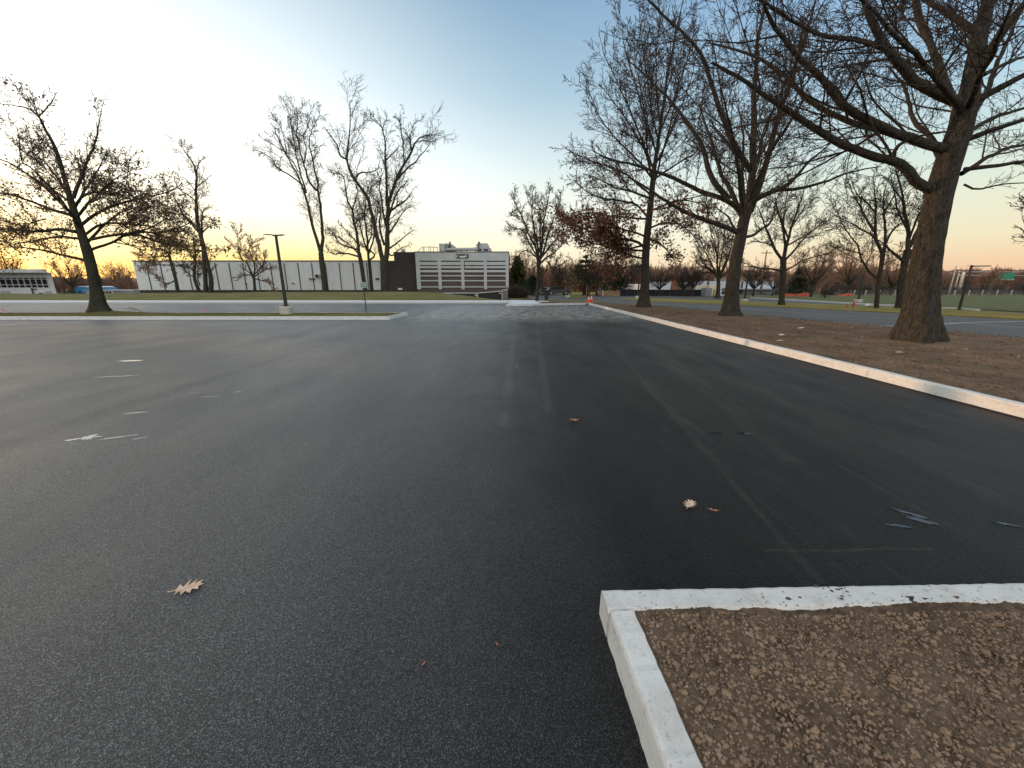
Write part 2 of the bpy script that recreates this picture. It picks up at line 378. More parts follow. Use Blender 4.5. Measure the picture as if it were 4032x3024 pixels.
def spawn(paths, rads, L, sp, rng):
    N, n, _ = paths.shape; k = sp['k']
    t = sp.get('t0', .2)+(sp.get('t1', 1)-sp.get('t0', .2))*(np.arange(k)[None]+rng.random((N, k)))/k
    x = t*(n-1); i0 = np.minimum(x.astype(int), n-2); f = (x-i0)[..., None]
    idx = np.arange(N)[:, None]
    pos = paths[idx, i0]*(1-f)+paths[idx, i0+1]*f
    rr = rads[idx, i0]*(1-f[..., 0])+rads[idx, i0+1]*f[..., 0]
    tan_ = norm(paths[idx, i0+1]-paths[idx, i0])
    rv = rng.normal(size=(N, k, 3)); rv[..., 2] += sp.get('zb', 0)
    perp = norm(rv-(rv*tan_).sum(-1, keepdims=True)*tan_)
    an = np.radians(sp['ang']*(1+.3*rng.normal(size=(N, k))))[..., None]
    d = np.cos(an)*tan_+np.sin(an)*perp
    ln = (L[:, None]*sp['lr']*(1-sp.get('sh', .5)*t)*rng.uniform(.6, 1.25, (N, k)))
    r = np.minimum(rr*sp.get('rr', .6), ln*sp.get('rl', .02)+.002)
    keep = rng.random((N, k)) < np.minimum(1, (L/np.max(L)*sp.get('kp', 1.6)+.15))[:, None]
    m = keep.ravel()
    return pos.reshape(-1, 3)[m], d.reshape(-1, 3)[m], ln.ravel()[m], r.ravel()[m]
def resample(pts, rs, n):
    pts = np.array(pts, float); rs = np.array(rs, float)
    if len(pts) > 2:   # one Chaikin pass keeps the traced bends but rounds them
        q = [pts[0]]; qr = [rs[0]]
        for i in range(len(pts)-1):
            q += [pts[i]*.75+pts[i+1]*.25, pts[i]*.25+pts[i+1]*.75]; qr += [rs[i]*.75+rs[i+1]*.25, rs[i]*.25+rs[i+1]*.75]
        q.append(pts[-1]); qr.append(rs[-1]); pts = np.array(q); rs = np.array(qr)
    s = np.concatenate([[0], np.cumsum(np.linalg.norm(np.diff(pts, axis=0), axis=1))]); u = np.linspace(0, s[-1], n)
    return np.stack([np.interp(u, s, pts[:, i]) for i in range(3)], 1), np.interp(u, s, rs), s[-1]
def crown_from(limbs, specs, rng, rmin, rough=.02):
    """limbs: list of (points, radii).  Returns tube groups, twig tips (pos, dir)"""
    n = 22; ps = []; rs = []; Ls = []
    for p, r in limbs:
        a, b, c = resample(p, r, n); ps.append(a); rs.append(b); Ls.append(c)
    paths = np.stack(ps); rads = np.stack(rs); L = np.array(Ls)
    env = np.sin(np.linspace(0, 1, n)*pi)[None, :, None]
    paths = paths+np.cumsum(rng.normal(size=paths.shape), axis=1)*rough*(env+.3)*L[:, None, None]*.12
    paths[:, 0] = np.stack(ps)[:, 0]
    groups = [(paths, np.maximum(rads, rmin), 8)]; tips = None
    for sp in specs:
        pos, d, ln, r = spawn(paths, rads, L, sp, rng)
        paths, rads = grow(pos, d, ln, r, sp['n'], sp['w'], sp.get('up', 0), sp.get('re', .35), rng); L = ln
        groups.append((paths, np.maximum(rads, rmin), sp.get('s', 4)))
    tips = (paths, L)
    return groups, tips
def leaves_np(tips, count, size, rng, zmax=None, per=1, sel=None):
    paths, L = tips; N, n, _ = paths.shape
    i = rng.integers(0, N, count); j = rng.integers(1, n, count)
    p = paths[i, j]+rng.normal(size=(count, 3))*size*1.1
    if sel is not None: p = p[sel(p)]
    c = len(p); a = norm(rng.normal(size=(c, 3))+np.array([0, 0, -.8])); b = norm(np.cross(a, rng.normal(size=(c, 3)))); nn = np.cross(a, b)
    s = (size*rng.uniform(.55, 1.25, c))[:, None]
    tpl = [(0,0,0),(.30,.34,.10),(.62,.20,.02),(1.0,0,.12),(.62,-.22,.02),(.28,-.33,.10)]
    V = np.stack([p+s*(x*a+y*b+z_*nn) for x, y, z_ in tpl], 1).reshape(-1, 3)
    k = np.arange(c)[:, None]*6
    F = np.concatenate([k+np.array([0,1,2,3]), k+np.array([0,3,4,5])])
    return V, F
def trunk_mesh(pts, rs, rng, sides=26, flare=1.0, name='trunk', n=40):
    p, r, L = resample(pts, rs, n)
    th = np.arange(sides)*2*pi/sides; ph = rng.random(4)*6.28
    t = norm(np.gradient(p, axis=0)); a = norm(np.cross(t, np.array([0., 1, 0]))); b = np.cross(t, a)
    V = []
    h = np.linspace(0, 1, n)*L
    for i in range(n):
        fl = math.exp(-h[i]/(rs[0]*1.6))*flare
        lob = 1+.14*fl*np.cos(5*th+ph[0])+.10*fl*np.cos(3*th+ph[1])+.02*np.cos(7*th+ph[2]+h[i])+.025*np.cos(2*th+ph[3]+h[i]*.8)
        rr = r[i]*lob*(1+.015*rng.normal())
        V.append(p[i]+rr[:, None]*(np.cos(th)[:, None]*a[i]+np.sin(th)[:, None]*b[i]))
    V = np.concatenate(V); F = []
    i, q = np.meshgrid(np.arange(n-1), np.arange(sides), indexing='ij'); q2 = (q+1) % sides
    F = np.stack([i*sides+q, i*sides+q2, (i+1)*sides+q2, (i+1)*sides+q], -1).reshape(-1, 4)
    cap = np.arange((n-1)*sides, n*sides)[None]
    return npmesh(name, V, [F, cap], True)
def px_limb(pts, Y0, dY, w0, w1, conv, cosx=True):
    """traced limb: pts in zoom pixels, converted by conv to photo pixels; depth runs Y0 -> Y0+dY; widths in photo pixels"""
    n = len(pts); out = []; rs = []
    seg = [0.0]
    for a, b in zip(pts[:-1], pts[1:]): seg.append(seg[-1]+math.hypot(a[0]-b[0], a[1]-b[1]))
    for i, q in enumerate(pts):
        f = seg[i]/seg[-1]; u, v = conv(*q); p = P(u, v, Y0+dY*f); out.append(p)
        Z = p[1]*cp+(H-p[2])*sp; dist = math.sqrt(p[0]**2+p[1]**2+(p[2]-H)**2)
        wd = w0+(w1-w0)*f**1.15
        rs.append(wd/2/FPX*Z*Z/dist*1.04)
    return out, rs
def make_tree(name, label, base, trunk, limbs, specs, seed, rmin, mt_trunk, mt_crown, leaf=None, group=None, cat='tree', sides=26, flare=1.0, rough=.02):
    """trunk: (pts, rs) world; limbs world"""
    rng = np.random.default_rng(seed); root = thing(name, label, cat, base, 0, group); b = np.array(base)
    tr = link('trunk', trunk_mesh([tuple(np.array(p)-b) for p in trunk[0]], trunk[1], rng, sides, flare), mt_trunk, root)
    lb = [([tuple(np.array(p)-b) for p in q], r) for q, r in limbs]
    groups, tips = crown_from(lb, specs, rng, rmin, rough)
    V, F = tubes_np(groups[:1]); link('limbs', npmesh('limbs', V, F, True), mt_trunk, root)
    V, F = tubes_np(groups[1:]); link('crown', npmesh('crown', V, F, True), mt_crown, root)
    if leaf:
        for cnt, size, mat, sel in leaf:
            sel2 = None if sel is None else (lambda p, sel=sel: sel(p+b))
            V, F = leaves_np(tips, cnt, size, rng, sel=sel2)
            if len(V): link('leaves', npmesh('leaves', V, F), mat, root)
    return root

def T4(x, y): return 2900+x*.8442, y*.8442
def T2c(x, y): return 2500+x*.4219, 600+y*.4219
def T3c(x, y): return 2100+x*.7837, y*.7837
def TLc(x, y): return x*.6027, 250+y*.6027
def TCc(x, y): return 950+x*.5124, 350+y*.5124      # centre pair, crop 950..1800
def TMc(x, y): return 450+x*.4219, 500+y*.4219      # mid-left group, crop 450..1150
def TRc(x, y): return 3100+x*.4823, 500+y*.4823     # crop 3100..3700
def TEc(x, y): return 1950+x*.3617, 650+y*.3617     # crop 1950..2550

SP_BIG = [dict(k=11, t0=.14, ang=36, lr=.42, sh=.45, n=12, w=.08, up=.03, s=5, rr=.45, rl=.010, kp=1.6),
          dict(k=9, t0=.08, ang=38, lr=.46, sh=.4, n=8, w=.11, up=.02, s=4, rr=.5, rl=.008),
          dict(k=6, t0=.12, ang=38, lr=.52, sh=.3, n=5, w=.14, up=.02, s=3, rr=.5, rl=.007),
          dict(k=3, t0=.2, ang=34, lr=.55, sh=.3, n=3, w=.12, up=.02, s=3, rr=.6, rl=.012)]

# --- the three large trees in the soil strip on the right
def big_trees():
    # nearest
    Y = G(3620, 1345, .14)[1]; base = P(3608, 1340, Y)
    pts = [(838,1590),(850,1500),(862,1400),(885,1200),(925,1000),(958,850),(1005,700),(1045,600),(1065,500),(1088,420)]
    ws = [235,172,140,128,126,128,128,122,124,105]
    tp = []; tr = []
    for (x, y), w_ in zip(pts, ws):
        p, r = px_limb([(x, y), (x+.1, y)], Y, 0, w_, w_, T4); tp.append(p[0]); tr.append(r[0])
    base = (tp[0][0], tp[0][1], .10)
    Ls = [([(1085,440),(1110,300),(1140,150),(1175,0),(1230,-180),(1260,-420)], .6, 100, 40),
          ([(1120,350),(1190,220),(1260,120),(1341,20),(1440,-110),(1560,-330)], -.8, 64, 22),
          ([(1040,480),(930,430),(820,350),(730,260),(660,150),(605,0),(560,-160),(540,-330)], -1.0, 62, 18),
          ([(1000,450),(975,380),(935,260),(880,130),(860,0),(850,-170),(800,-350)], 1.4, 44, 14),
          ([(1110,150),(1040,90),(980,40),(900,0),(800,-60),(660,-150)], 1.2, 40, 12),
          ([(990,700),(900,672),(830,645),(720,590),(600,540),(500,460),(400,340),(300,240),(200,110),(130,0),(70,-130)], -1.6, 56, 12),
          ([(1000,690),(860,665),(760,635),(640,600),(500,560),(370,520),(270,450),(150,330),(0,250),(-120,210)], 2.2, 40, 9),
          ([(930,890),(870,868),(840,850),(780,770),(720,745),(620,735),(500,690),(400,640),(260,560),(120,470),(0,370),(-120,300)], -.6, 54, 12),
          ([(800,300),(700,250),(590,190),(460,150),(300,110),(150,20),(40,-40)], -1.8, 32, 9),
          ([(1010,440),(960,380),(890,305),(800,275),(700,262),(560,285),(420,320)], 2.4, 28, 6),
          ([(1080,650),(1200,600),(1341,560),(1480,530),(1700,520)], -1.5, 34, 10),
          ([(1050,810),(1180,730),(1341,670),(1520,640)], 2.0, 28, 8),
          ([(1060,790),(1200,775),(1341,750),(1500,740),(1750,760)], -1.4, 26, 8),
          ([(1090,610),(1200,540),(1341,500),(1550,470)], 1.2, 26, 8),
          ([(1130,460),(1250,400),(1341,350),(1500,270),(1700,180)], -1.0, 46, 12),
          ([(1150,350),(1250,300),(1341,260),(1500,200)], 1.6, 28, 8),
          ([(730,745),(740,690),(800,650),(900,625),(1040,610)], -1.5, 22, 6),
          ([(620,560),(600,640),(650,690),(730,700)], -1.0, 14, 4),
          ([(1060,860),(1120,890),(1250,860),(1400,850)], -1.0, 12, 5),
          ([(960,760),(920,640),(840,560),(800,420),(700,300)], 4.0, 34, 8),
          ([(1060,520),(1000,430),(900,200),(840,60),(760,-200)], 4.5, 36, 10),
          ([(1010,640),(1120,500),(1200,330),(1300,100),(1400,-200)], 4.5, 36, 10),
          ([(1060,540),(960,380),(700,120),(420,-200)], -4.2, 38, 10),
          ([(1080,520),(1150,300),(1300,-100)], -4.0, 36, 10)]
    limbs = [px_limb(p, Y, dy, a, b, T4) for p, dy, a, b in Ls]
    make_tree('oak_tree', 'largest bare oak with thick leaning trunk, nearest in the soil strip', base, (tp, tr), limbs, SP_BIG, 11, .0050, MT['bark'], MT['twig'],
              group='bare oaks in the soil strip')
    # middle
    Y = G(2875, 1247, .14)[1]
    pts = [(885,1540),(890,1480),(897,1400),(915,1200),(945,1000),(985,800),(1012,650),(1045,540),(1062,440)]
    ws = [98,72,58,52,50,50,48,48,40]
    tp = []; tr = []
    for (x, y), w_ in zip(pts, ws):
        p, r = px_limb([(x, y), (x+.1, y)], Y, 0, w_, w_, T2c); tp.append(p[0]); tr.append(r[0])
    base = (tp[0][0], tp[0][1], .10)
    A = [([(975,760),(900,715),(800,690),(600,620),(430,560),(300,470),(190,390),(80,300),(-60,230)], -1.5, 24, 6, T2c),
         ([(1020,600),(960,530),(920,490),(830,440),(700,390),(550,320),(420,250),(300,185),(150,150),(0,100),(-180,70),(-330,20)], -.6, 25, 6, T2c),
         ([(985,1005),(880,880),(850,740),(810,660),(760,590),(690,500),(560,380),(470,300)], 1.6, 28, 5, T3c),
         ([(1080,840),(1000,720),(950,590),(900,450),(870,340),(790,220),(680,130),(560,0),(500,-90)], -1.6, 28, 7, T3c),
         ([(1068,1080),(1085,950),(1095,800),(1105,600),(1110,400),(1125,250),(1160,0),(1180,-200)], .3, 38, 10, T3c),
         ([(1090,1060),(1150,900),(1200,720),(1250,560),(1300,420),(1350,250),(1420,20),(1470,-160)], 1.4, 32, 8, T3c),
         ([(1060,500),(1110,450),(1200,400),(1330,350),(1470,270),(1570,160),(1650,60),(1740,0),(1860,-120)], -1.8, 26, 6, T2c),
         ([(1330,350),(1500,350),(1700,320),(1896,240),(2100,180),(2300,140)], -1.6, 17, 5, T2c),
         ([(1030,520),(1000,300),(990,150),(1010,0),(990,-200),(960,-420)], 2.2, 18, 5, T2c),
         ([(1065,180),(1050,110),(990,50),(930,0),(850,-120),(700,-260)], 1.0, 18, 4, T2c),
         ([(1030,790),(1060,785),(1120,770),(1170,720),(1260,680),(1300,580),(1310,480),(1350,380)], 1.5, 14, 4, T2c),
         ([(1000,640),(1060,500),(1100,300),(1200,0),(1300,-300),(1360,-600)], 4.5, 24, 6, T2c),
         ([(1010,620),(930,420),(800,150),(700,-150),(600,-450)], 4.6, 24, 6, T2c),
         ([(1020,600),(980,380),(950,100),(860,-300),(800,-600)], -4.2, 24, 6, T2c),
         ([(1060,480),(1160,250),(1300,-50),(1500,-350),(1620,-600)], -4.0, 24, 6, T2c),
         ([(985,850),(940,740),(860,600),(760,520)], 3.5, 14, 4, T2c)]
    limbs = [px_limb(p, Y, dy, a, b, cv) for p, dy, a, b, cv in A]
    kneel = G(2875, 1247, .14)
    make_tree('oak_tree', 'bare oak forking into steep limbs, middle one of the soil strip', base, (tp, tr), limbs, SP_BIG, 12, .0075, MT['bark'], MT['twig'],
              leaf=[(14000, .13, MT['leaf_red'], lambda p: (p[:, 2] < 5.6) & (p[:, 2] > 3.3) & (p[:, 0] < 9.9)), (700, .17, MT['leaf_orange'], lambda p: (p[:, 2] < 5.6) & (p[:, 0] < 11.6))],
              group='bare oaks in the soil strip')
    # far
    Y = G(2530, 1212, .14)[1]
    pts = [(551,1545),(555,1500),(562,1400),(565,1260),(575,1150),(592,1000),(603,880),(620,760)]
    ws = [56,40,33,31,28,25,21,17]; tp = []; tr = []
    for (x, y), w_ in zip(pts, ws):
        p, r = px_limb([(x, y), (x+.1, y)], Y, 0, w_, w_, T3c); tp.append(p[0]); tr.append(r[0])
    base = (tp[0][0], tp[0][1], .10)
    A = [([(620,770),(645,600),(665,450),(690,300),(720,150),(750,0),(770,-90)], .3, 16, 3),
         ([(562,1250),(530,1215),(470,1205),(350,1180),(250,1150),(150,1090),(105,1040)], -1.6, 12, 3),
         ([(572,1090),(520,1030),(430,1010),(330,1000),(250,960),(195,900)], 1.2, 10, 2.5),
         ([(590,980),(530,930),(450,860),(350,820),(250,790),(165,745)], -1.2, 10, 2.5),
         ([(600,900),(540,820),(430,700),(340,600),(290,480),(262,430)], 1.2, 10, 2.5),
         ([(606,850),(540,700),(470,520),(400,370),(350,280),(345,220)], -1.4, 10, 2.5),
         ([(620,780),(560,600),(500,400),(460,250),(445,110)], 1.0, 10, 2.5),
         ([(630,720),(590,560),(560,380),(540,200),(530,60),(540,-30)], -.6, 9, 2.5),
         ([(640,640),(620,460),(620,300),(640,120),(640,0)], 1.8, 9, 2.5),
         ([(600,905),(680,850),(760,800),(830,760),(860,690)], 1.6, 10, 2.5),
         ([(612,830),(680,700),(740,560),(790,400),(820,260)], -1.4, 10, 2.5),
         ([(636,660),(700,500),(760,350),(800,200),(820,60)], 1.0, 9, 2.5),
         ([(575,1150),(650,1120),(740,1130),(800,1180),(840,1250)], -1.5, 9, 2.5),
         ([(568,1230),(520,1240),(440,1260),(380,1300),(330,1330)], 1.5, 9, 2.5),
         ([(556,1300),(500,1290),(430,1255),(330,1225),(220,1200)], .8, 9, 2.5), ([(558,1340),(500,1335),(420,1345),(350,1375)], -1.0, 7, 2), ([(566,1190),(480,1150),(380,1120),(300,1120),(200,1150)], -3.0, 9, 2.5), ([(563,1260),(470,1260),(380,1230),(300,1180)], 3.2, 9, 2.5),
         ([(570,1200),(620,1210),(680,1260),(720,1330)], 2.0, 9, 2.5),
         ([(580,1100),(500,1100),(380,1090),(270,1080),(180,1100),(120,1140)], 2.4, 9, 2.5),
         ([(585,1060),(640,1040),(720,1010),(800,1010),(880,1050)], -2.4, 9, 2.5),
         ([(600,900),(560,760),(480,620),(400,500),(330,420)], 3.6, 10, 2.5),
         ([(596,960),(640,800),(700,600),(730,420),(740,260)], 3.6, 10, 2.5),
         ([(600,920),(560,740),(540,500),(500,300)], -3.6, 10, 2.5),
         ([(590,1000),(500,960),(400,940),(320,890),(250,870)], -3.4, 10, 2.5)]
    limbs = [px_limb(p, Y, dy, a, b, T3c) for p, dy, a, b in A]
    sp3 = [dict(k=19, t0=.14, ang=36, lr=.34, sh=.5, n=8, w=.11, up=.07, s=4, rr=.5, rl=.011),
           dict(k=10, t0=.12, ang=36, lr=.44, sh=.4, n=5, w=.13, up=.05, s=3, rr=.55, rl=.010),
           dict(k=6, t0=.15, ang=36, lr=.50, sh=.3, n=4, w=.15, up=.03, s=3, rr=.6, rl=.010)]
    make_tree('oak_tree', 'upright oak with russet dead leaves on low boughs, farthest in the soil strip', base, (tp, tr), limbs, sp3, 13, .0100, MT['bark'], MT['twig'],
              leaf=[(38000, .17, MT['leaf_red'], lambda p: p[:, 2] < 6.4), (1300, .15, MT['leaf_red'], lambda p: (p[:, 2] >= 6.4) & (p[:, 2] < 9.5)), (2600, .17, MT['leaf_orange'], lambda p: p[:, 2] < 4.2)],
              group='bare oaks in the soil strip')
big_trees()

def left_oak():
    Y = 21.3
    pts = [(655,1625),(643,1580),(632,1500),(603,1350),(575,1240),(545,1150),(512,1050),(478,945),(460,880)]
    ws = [112,76,56,50,48,42,36,32,28]; tp = []; tr = []
    for (x, y), w_ in zip(pts, ws):
        p, r = px_limb([(x, y), (x+.1, y)], Y, 0, w_, w_, TLc); tp.append(p[0]); tr.append(r[0])
    A = [([(462,890),(430,780),(400,640),(360,520),(300,430),(255,340),(180,290),(60,270),(0,265)], -.5, 20, 3),
         ([(255,345),(300,300),(350,240),(370,200),(330,150)], .6, 6, 2), ([(262,350),(200,250),(130,200),(95,120)], -.6, 5, 2),
         ([(478,880),(530,740),(580,600),(625,530),(650,400),(665,290)], .8, 15, 2.5),
         ([(445,960),(380,890),(260,780),(160,720),(80,660),(0,630),(-150,580)], -1.8, 15, 4),
         ([(450,900),(330,820),(220,690),(110,640),(125,450),(70,380)], 1.4, 10, 2.5),
         ([(465,990),(340,960),(220,910),(80,860),(-60,840),(-200,830)], -.6, 14, 4),
         ([(498,1100),(400,1080),(250,1090),(100,1080),(-50,1070),(-200,1080)], 1.6, 15, 4),
         ([(560,1290),(520,1275),(420,1255),(280,1220),(130,1200),(-60,1180)], -1.5, 12, 3),
         ([(490,930),(540,860),(620,840),(700,850),(820,855),(940,890)], -1.6, 11, 3),
         ([(525,1060),(620,990),(720,930),(870,900),(1000,880),(1150,825),(1190,780)], .8, 13, 3),
         ([(555,1120),(640,1050),(800,1040),(950,1060),(1100,1100),(1240,1090)], 1.7, 11, 3),
         ([(590,1150),(720,1120),(850,1110),(1000,1060),(1130,960)], -2.0, 13, 3),
         ([(590,1220),(700,1180),(830,1120),(920,1100),(1050,1100),(1200,1060),(1280,1000)], -1.0, 12, 3),
         ([(860,1115),(940,1125),(1020,1160),(1150,1190),(1300,1220),(1440,1205)], -1.0, 9, 3),
         ([(470,960),(420,800),(300,650),(200,560)], 3.0, 12, 3), ([(480,960),(540,860),(640,700),(700,560)], 3.2, 12, 3),
         ([(520,1080),(460,960),(330,800),(180,700)], -3.2, 12, 3), ([(500,1000),(600,880),(760,760),(860,700)], -3.0, 12, 3),
         ([(560,1180),(640,1100),(780,980),(900,940),(980,900)], 3.5, 12, 3), ([(540,1150),(400,1130),(240,1150),(60,1180)], 3.4, 12, 3),
         ([(300,1015),(240,1030),(190,1050),(100,1110)], 0, 7, 2), ([(810,850),(840,740),(845,640)], 0, 5, 2), ([(550,860),(545,780),(570,640),(560,520)], 1.5, 7, 2)]
    limbs = [px_limb(p, Y, dy, a*1.35, b, TLc) for p, dy, a, b in A]
    sp_ = [dict(k=15, t0=.2, ang=46, lr=.34, sh=.45, n=8, w=.17, up=.07, s=4, rr=.5, rl=.013),
           dict(k=9, t0=.12, ang=44, lr=.42, sh=.4, n=6, w=.2, up=.05, s=3, rr=.55, rl=.011),
           dict(k=6, t0=.15, ang=42, lr=.48, sh=.3, n=4, w=.2, up=.02, s=3, rr=.6, rl=.011)]
    make_tree('oak_tree', 'wide spreading oak with few brown leaves on the left grass island', (tp[0][0], Y, .12), (tp, tr), limbs, sp_, 21, .009, MT['bark_oak'], MT['twig_dark'],
              leaf=[(9000, .125, MT['leaf_brown'], lambda p: p[:, 2] < 6.6), (1500, .13, MT['leaf_brown'], lambda p: p[:, 2] >= 6.6)])
left_oak()

# --- trees on the lawn in front of the long building
SP_MID = [dict(k=16, t0=.20, ang=36, lr=.30, sh=.4, n=8, w=.12, up=.05, s=4, rr=.45, rl=.010),
          dict(k=8, t0=.10, ang=40, lr=.48, sh=.3, n=6, w=.15, up=.03, s=3, rr=.5, rl=.008),
          dict(k=6, t0=.12, ang=40, lr=.55, sh=.2, n=4, w=.16, up=.02, s=3, rr=.5, rl=.007)]
SP_VERGE = [dict(k=14, t0=.20, ang=36, lr=.38, sh=.4, n=8, w=.11, up=.04, s=4, rr=.45, rl=.010), dict(k=7, t0=.10, ang=38, lr=.48, sh=.3, n=6, w=.14, up=.03, s=3, rr=.5, rl=.008), dict(k=5, t0=.12, ang=38, lr=.55, sh=.2, n=4, w=.15, up=.02, s=3, rr=.5, rl=.007)]
def traced(label, Y, conv, stem, limbs, specs=SP_MID, seed=1, rmin=.015, bark='bark_oak', twig='twig_grey', leaf=None, group=None, name='bare_tree', sides=12, rough=.03, zb=.42):
    tp = []; tr = []
    for x, y, w_ in stem:
        p, r = px_limb([(x, y), (x+.1, y)], Y, 0, w_, w_, conv); tp.append(p[0]); tr.append(r[0])
    ll = [px_limb(p, Y, dy, a*1.15, b, conv) for p, dy, a, b in limbs]
    return make_tree(name, label, (tp[0][0], Y, tp[0][2]-.05), (tp, tr), ll, specs, seed, rmin, MT[bark], MT[twig], leaf, group, sides=sides, rough=rough)
def lawn_trees():
    g = 'bare trees on the lawn before the long white building'
    Y = 55
    traced('tall two-stemmed bare tree with high fan-shaped crown, left of the clump', Y, TCc,
           [(648,1560,26),(635,1450,23),(620,1340,22),(612,1260,21)],
           [([(612,1270),(590,1180),(560,1070),(530,900),(490,780),(440,660),(400,580),(350,500),(290,380),(260,300)], -.8, 13, 3),
            ([(470,740),(410,690),(280,620),(240,550),(160,500),(95,465)], .6, 7, 2), ([(500,800),(460,640),(430,500),(400,380),(380,250),(350,150)], 1.0, 7, 2),
            ([(612,1270),(625,1100),(600,900),(580,780),(590,700)], .8, 14, 7), ([(580,780),(520,720),(480,600),(440,460),(430,320),(430,200),(420,130)], 1.5, 9, 2),
            ([(588,720),(560,620),(530,480),(510,380),(560,270),(610,200)], -1, 8, 2), ([(440,640),(380,530),(300,460),(210,420),(140,370)], -1.2, 5, 2),
            ([(480,600),(500,450),(470,380),(520,260),(530,160)], 1, 6, 2), ([(350,500),(330,380),(280,250),(230,180)], 0, 5, 2)], seed=31, group=g)
    traced('tall wide-crowned bare tree with thick forked trunk beside the dark block', Y, TCc,
           [(1105,1560,36),(1103,1450,34),(1098,1350,33),(1100,1290,32)],
           [([(1085,1310),(1060,1200),(1030,1080),(1000,940),(995,870),(950,800),(890,700),(850,600),(820,540),(835,450),(850,300),(850,180),(840,90)], -1.2, 17, 3),
            ([(820,545),(760,520),(750,470),(720,410),(650,330),(630,270)], .8, 8, 2), ([(885,680),(910,640),(960,640),(1040,620),(1060,550)], -1, 7, 2),
            ([(1115,1300),(1125,1180),(1120,1000),(1140,850),(1180,780),(1210,700),(1240,580),(1310,480),(1370,360),(1460,340),(1540,350)], .8, 19, 3),
            ([(1120,900),(1110,700),(1100,560),(1090,480),(1080,330),(1030,260),(1000,200)], -1, 12, 2), ([(1200,700),(1260,620),(1340,560),(1400,480),(1460,400)], 1.4, 8, 2),
            ([(1100,560),(1160,500),(1220,430)], .5, 6, 2), ([(1250,570),(1250,440),(1220,300),(1220,180)], -.8, 6, 2), ([(1310,490),(1300,380),(1340,260),(1400,240)], .8, 5, 2),
            ([(1110,1150),(1160,1080),(1230,960),(1300,900)], -1.4, 8, 2), ([(1120,1240),(1200,1180),(1260,1120),(1330,1080)], 1.4, 7, 2),
            ([(1100,1200),(1060,1080),(1080,900),(1030,850),(1000,800)], 1.5, 9, 2), ([(1130,1000),(1180,850),(1220,760),(1300,700)], 2.0, 9, 2), ([(1110,1050),(1080,860),(1060,740),(1100,640)], -2.0, 9, 2),
            ([(1125,950),(1190,900),(1280,830),(1320,760)], -2.0, 9, 2), ([(1118,1250),(1160,1290),(1200,1240),(1290,1200)], 2.0, 6, 2)], seed=32, group=g,
           specs=[dict(k=24, t0=.15, ang=38, lr=.24, sh=.3, n=8, w=.14, up=.03, s=4, rr=.5, rl=.012), SP_MID[1], SP_MID[2]])
    traced('crooked bare tree with low boughs reaching left, inside the clump', Y+1.5, TCc,
           [(955,1560,18),(938,1450,17),(922,1340,17),(905,1260,16)],
           [([(905,1270),(890,1120),(860,1040),(850,940),(820,900),(800,800),(790,700),(760,650),(700,660)], -.6, 12, 2),
            ([(905,1240),(820,1210),(750,1190),(720,1110),(660,1060)], 1, 7, 2), ([(905,1290),(800,1260),(690,1280),(640,1200)], -1, 7, 2), ([(890,1120),(870,1020),(930,990),(960,900)], 1, 7, 2),
            ([(850,940),(880,850),(900,780),(860,700)], -1, 6, 2), ([(900,1200),(860,1150),(800,1080),(740,1030)], -2, 6, 2), ([(930,1330),(880,1240),(760,1150),(690,1120)], 2, 6, 2)], seed=33, group=g)
    traced('slim bare tree between the crooked tree and the thick forked one', Y+3, TCc,
           [(1005,1560,15),(995,1450,13),(985,1340,13),(980,1310,12)],
           [([(980,1320),(970,1200),(965,1050),(950,950),(960,800),(990,700)], .5, 9, 2), ([(980,1320),(1030,1280),(1000,1250),(950,1220),(880,1180)], 1, 7, 2),
            ([(975,1280),(1020,1150),(1040,1000),(1060,860)], -1, 7, 2), ([(972,1250),(930,1120),(910,980),(880,900)], 1.5, 7, 2), ([(970,1200),(1010,1100),(1000,960)], -2, 6, 2)], seed=34, group=g)
    traced('gnarled small bare tree with drooping twigs, left of the tall lamp post', Y, TMc,
           [(1312,1540,13),(1310,1480,11),(1305,1420,11)],
           [([(1305,1430),(1280,1350),(1260,1270),(1190,1220),(1170,1130),(1160,1000),(1150,950)], -.6, 8, 2), ([(1305,1410),(1310,1290),(1270,1220),(1240,1140),(1310,1080),(1340,1070)], .8, 7, 2),
            ([(1310,1415),(1380,1440),(1440,1470),(1500,1530)], -.6, 5, 1.5), ([(1300,1400),(1240,1370),(1180,1390),(1120,1400)], .5, 5, 1.5), ([(1305,1400),(1400,1330),(1480,1310),(1530,1330)], .5, 5, 1.5),
            ([(1305,1380),(1390,1290),(1410,1200),(1340,1150)], -1.2, 5, 1.5), ([(1300,1390),(1220,1330),(1170,1300)], -1.2, 5, 1.5)], seed=35, rmin=.02, twig='twig_red', group=g)
    traced('tall bare tree with paired trunks and a thin top, behind oak boughs', Y, TMc,
           [(855,1545,20),(850,1420,18),(845,1250,20),(830,1100,20)],
           [([(830,1110),(800,980),(775,850),(765,700),(770,560),(765,450),(720,330),(660,240),(620,180)], -.5, 17, 3), ([(770,560),(820,520),(870,480),(900,450)], .4, 5, 2), ([(765,430),(800,330),(850,300),(880,260)], .3, 5, 2),
            ([(750,590),(700,520),(640,460)], -.3, 5, 2), ([(820,1050),(825,900),(830,800),(880,750),(930,770)], .6, 9, 2), ([(765,700),(700,640),(620,590),(560,500)], .8, 6, 2),
            ([(800,1000),(720,900),(640,820),(580,700),(520,600)], -1.6, 9, 2), ([(790,950),(700,860),(560,780),(420,700)], 1.6, 9, 2), ([(810,1000),(880,920),(960,900),(1000,910)], 1.2, 7, 2), ([(900,1540),(905,1500),(890,1380),(870,1250),(840,1150)], -.5, 19, 12)], seed=36, group=g)
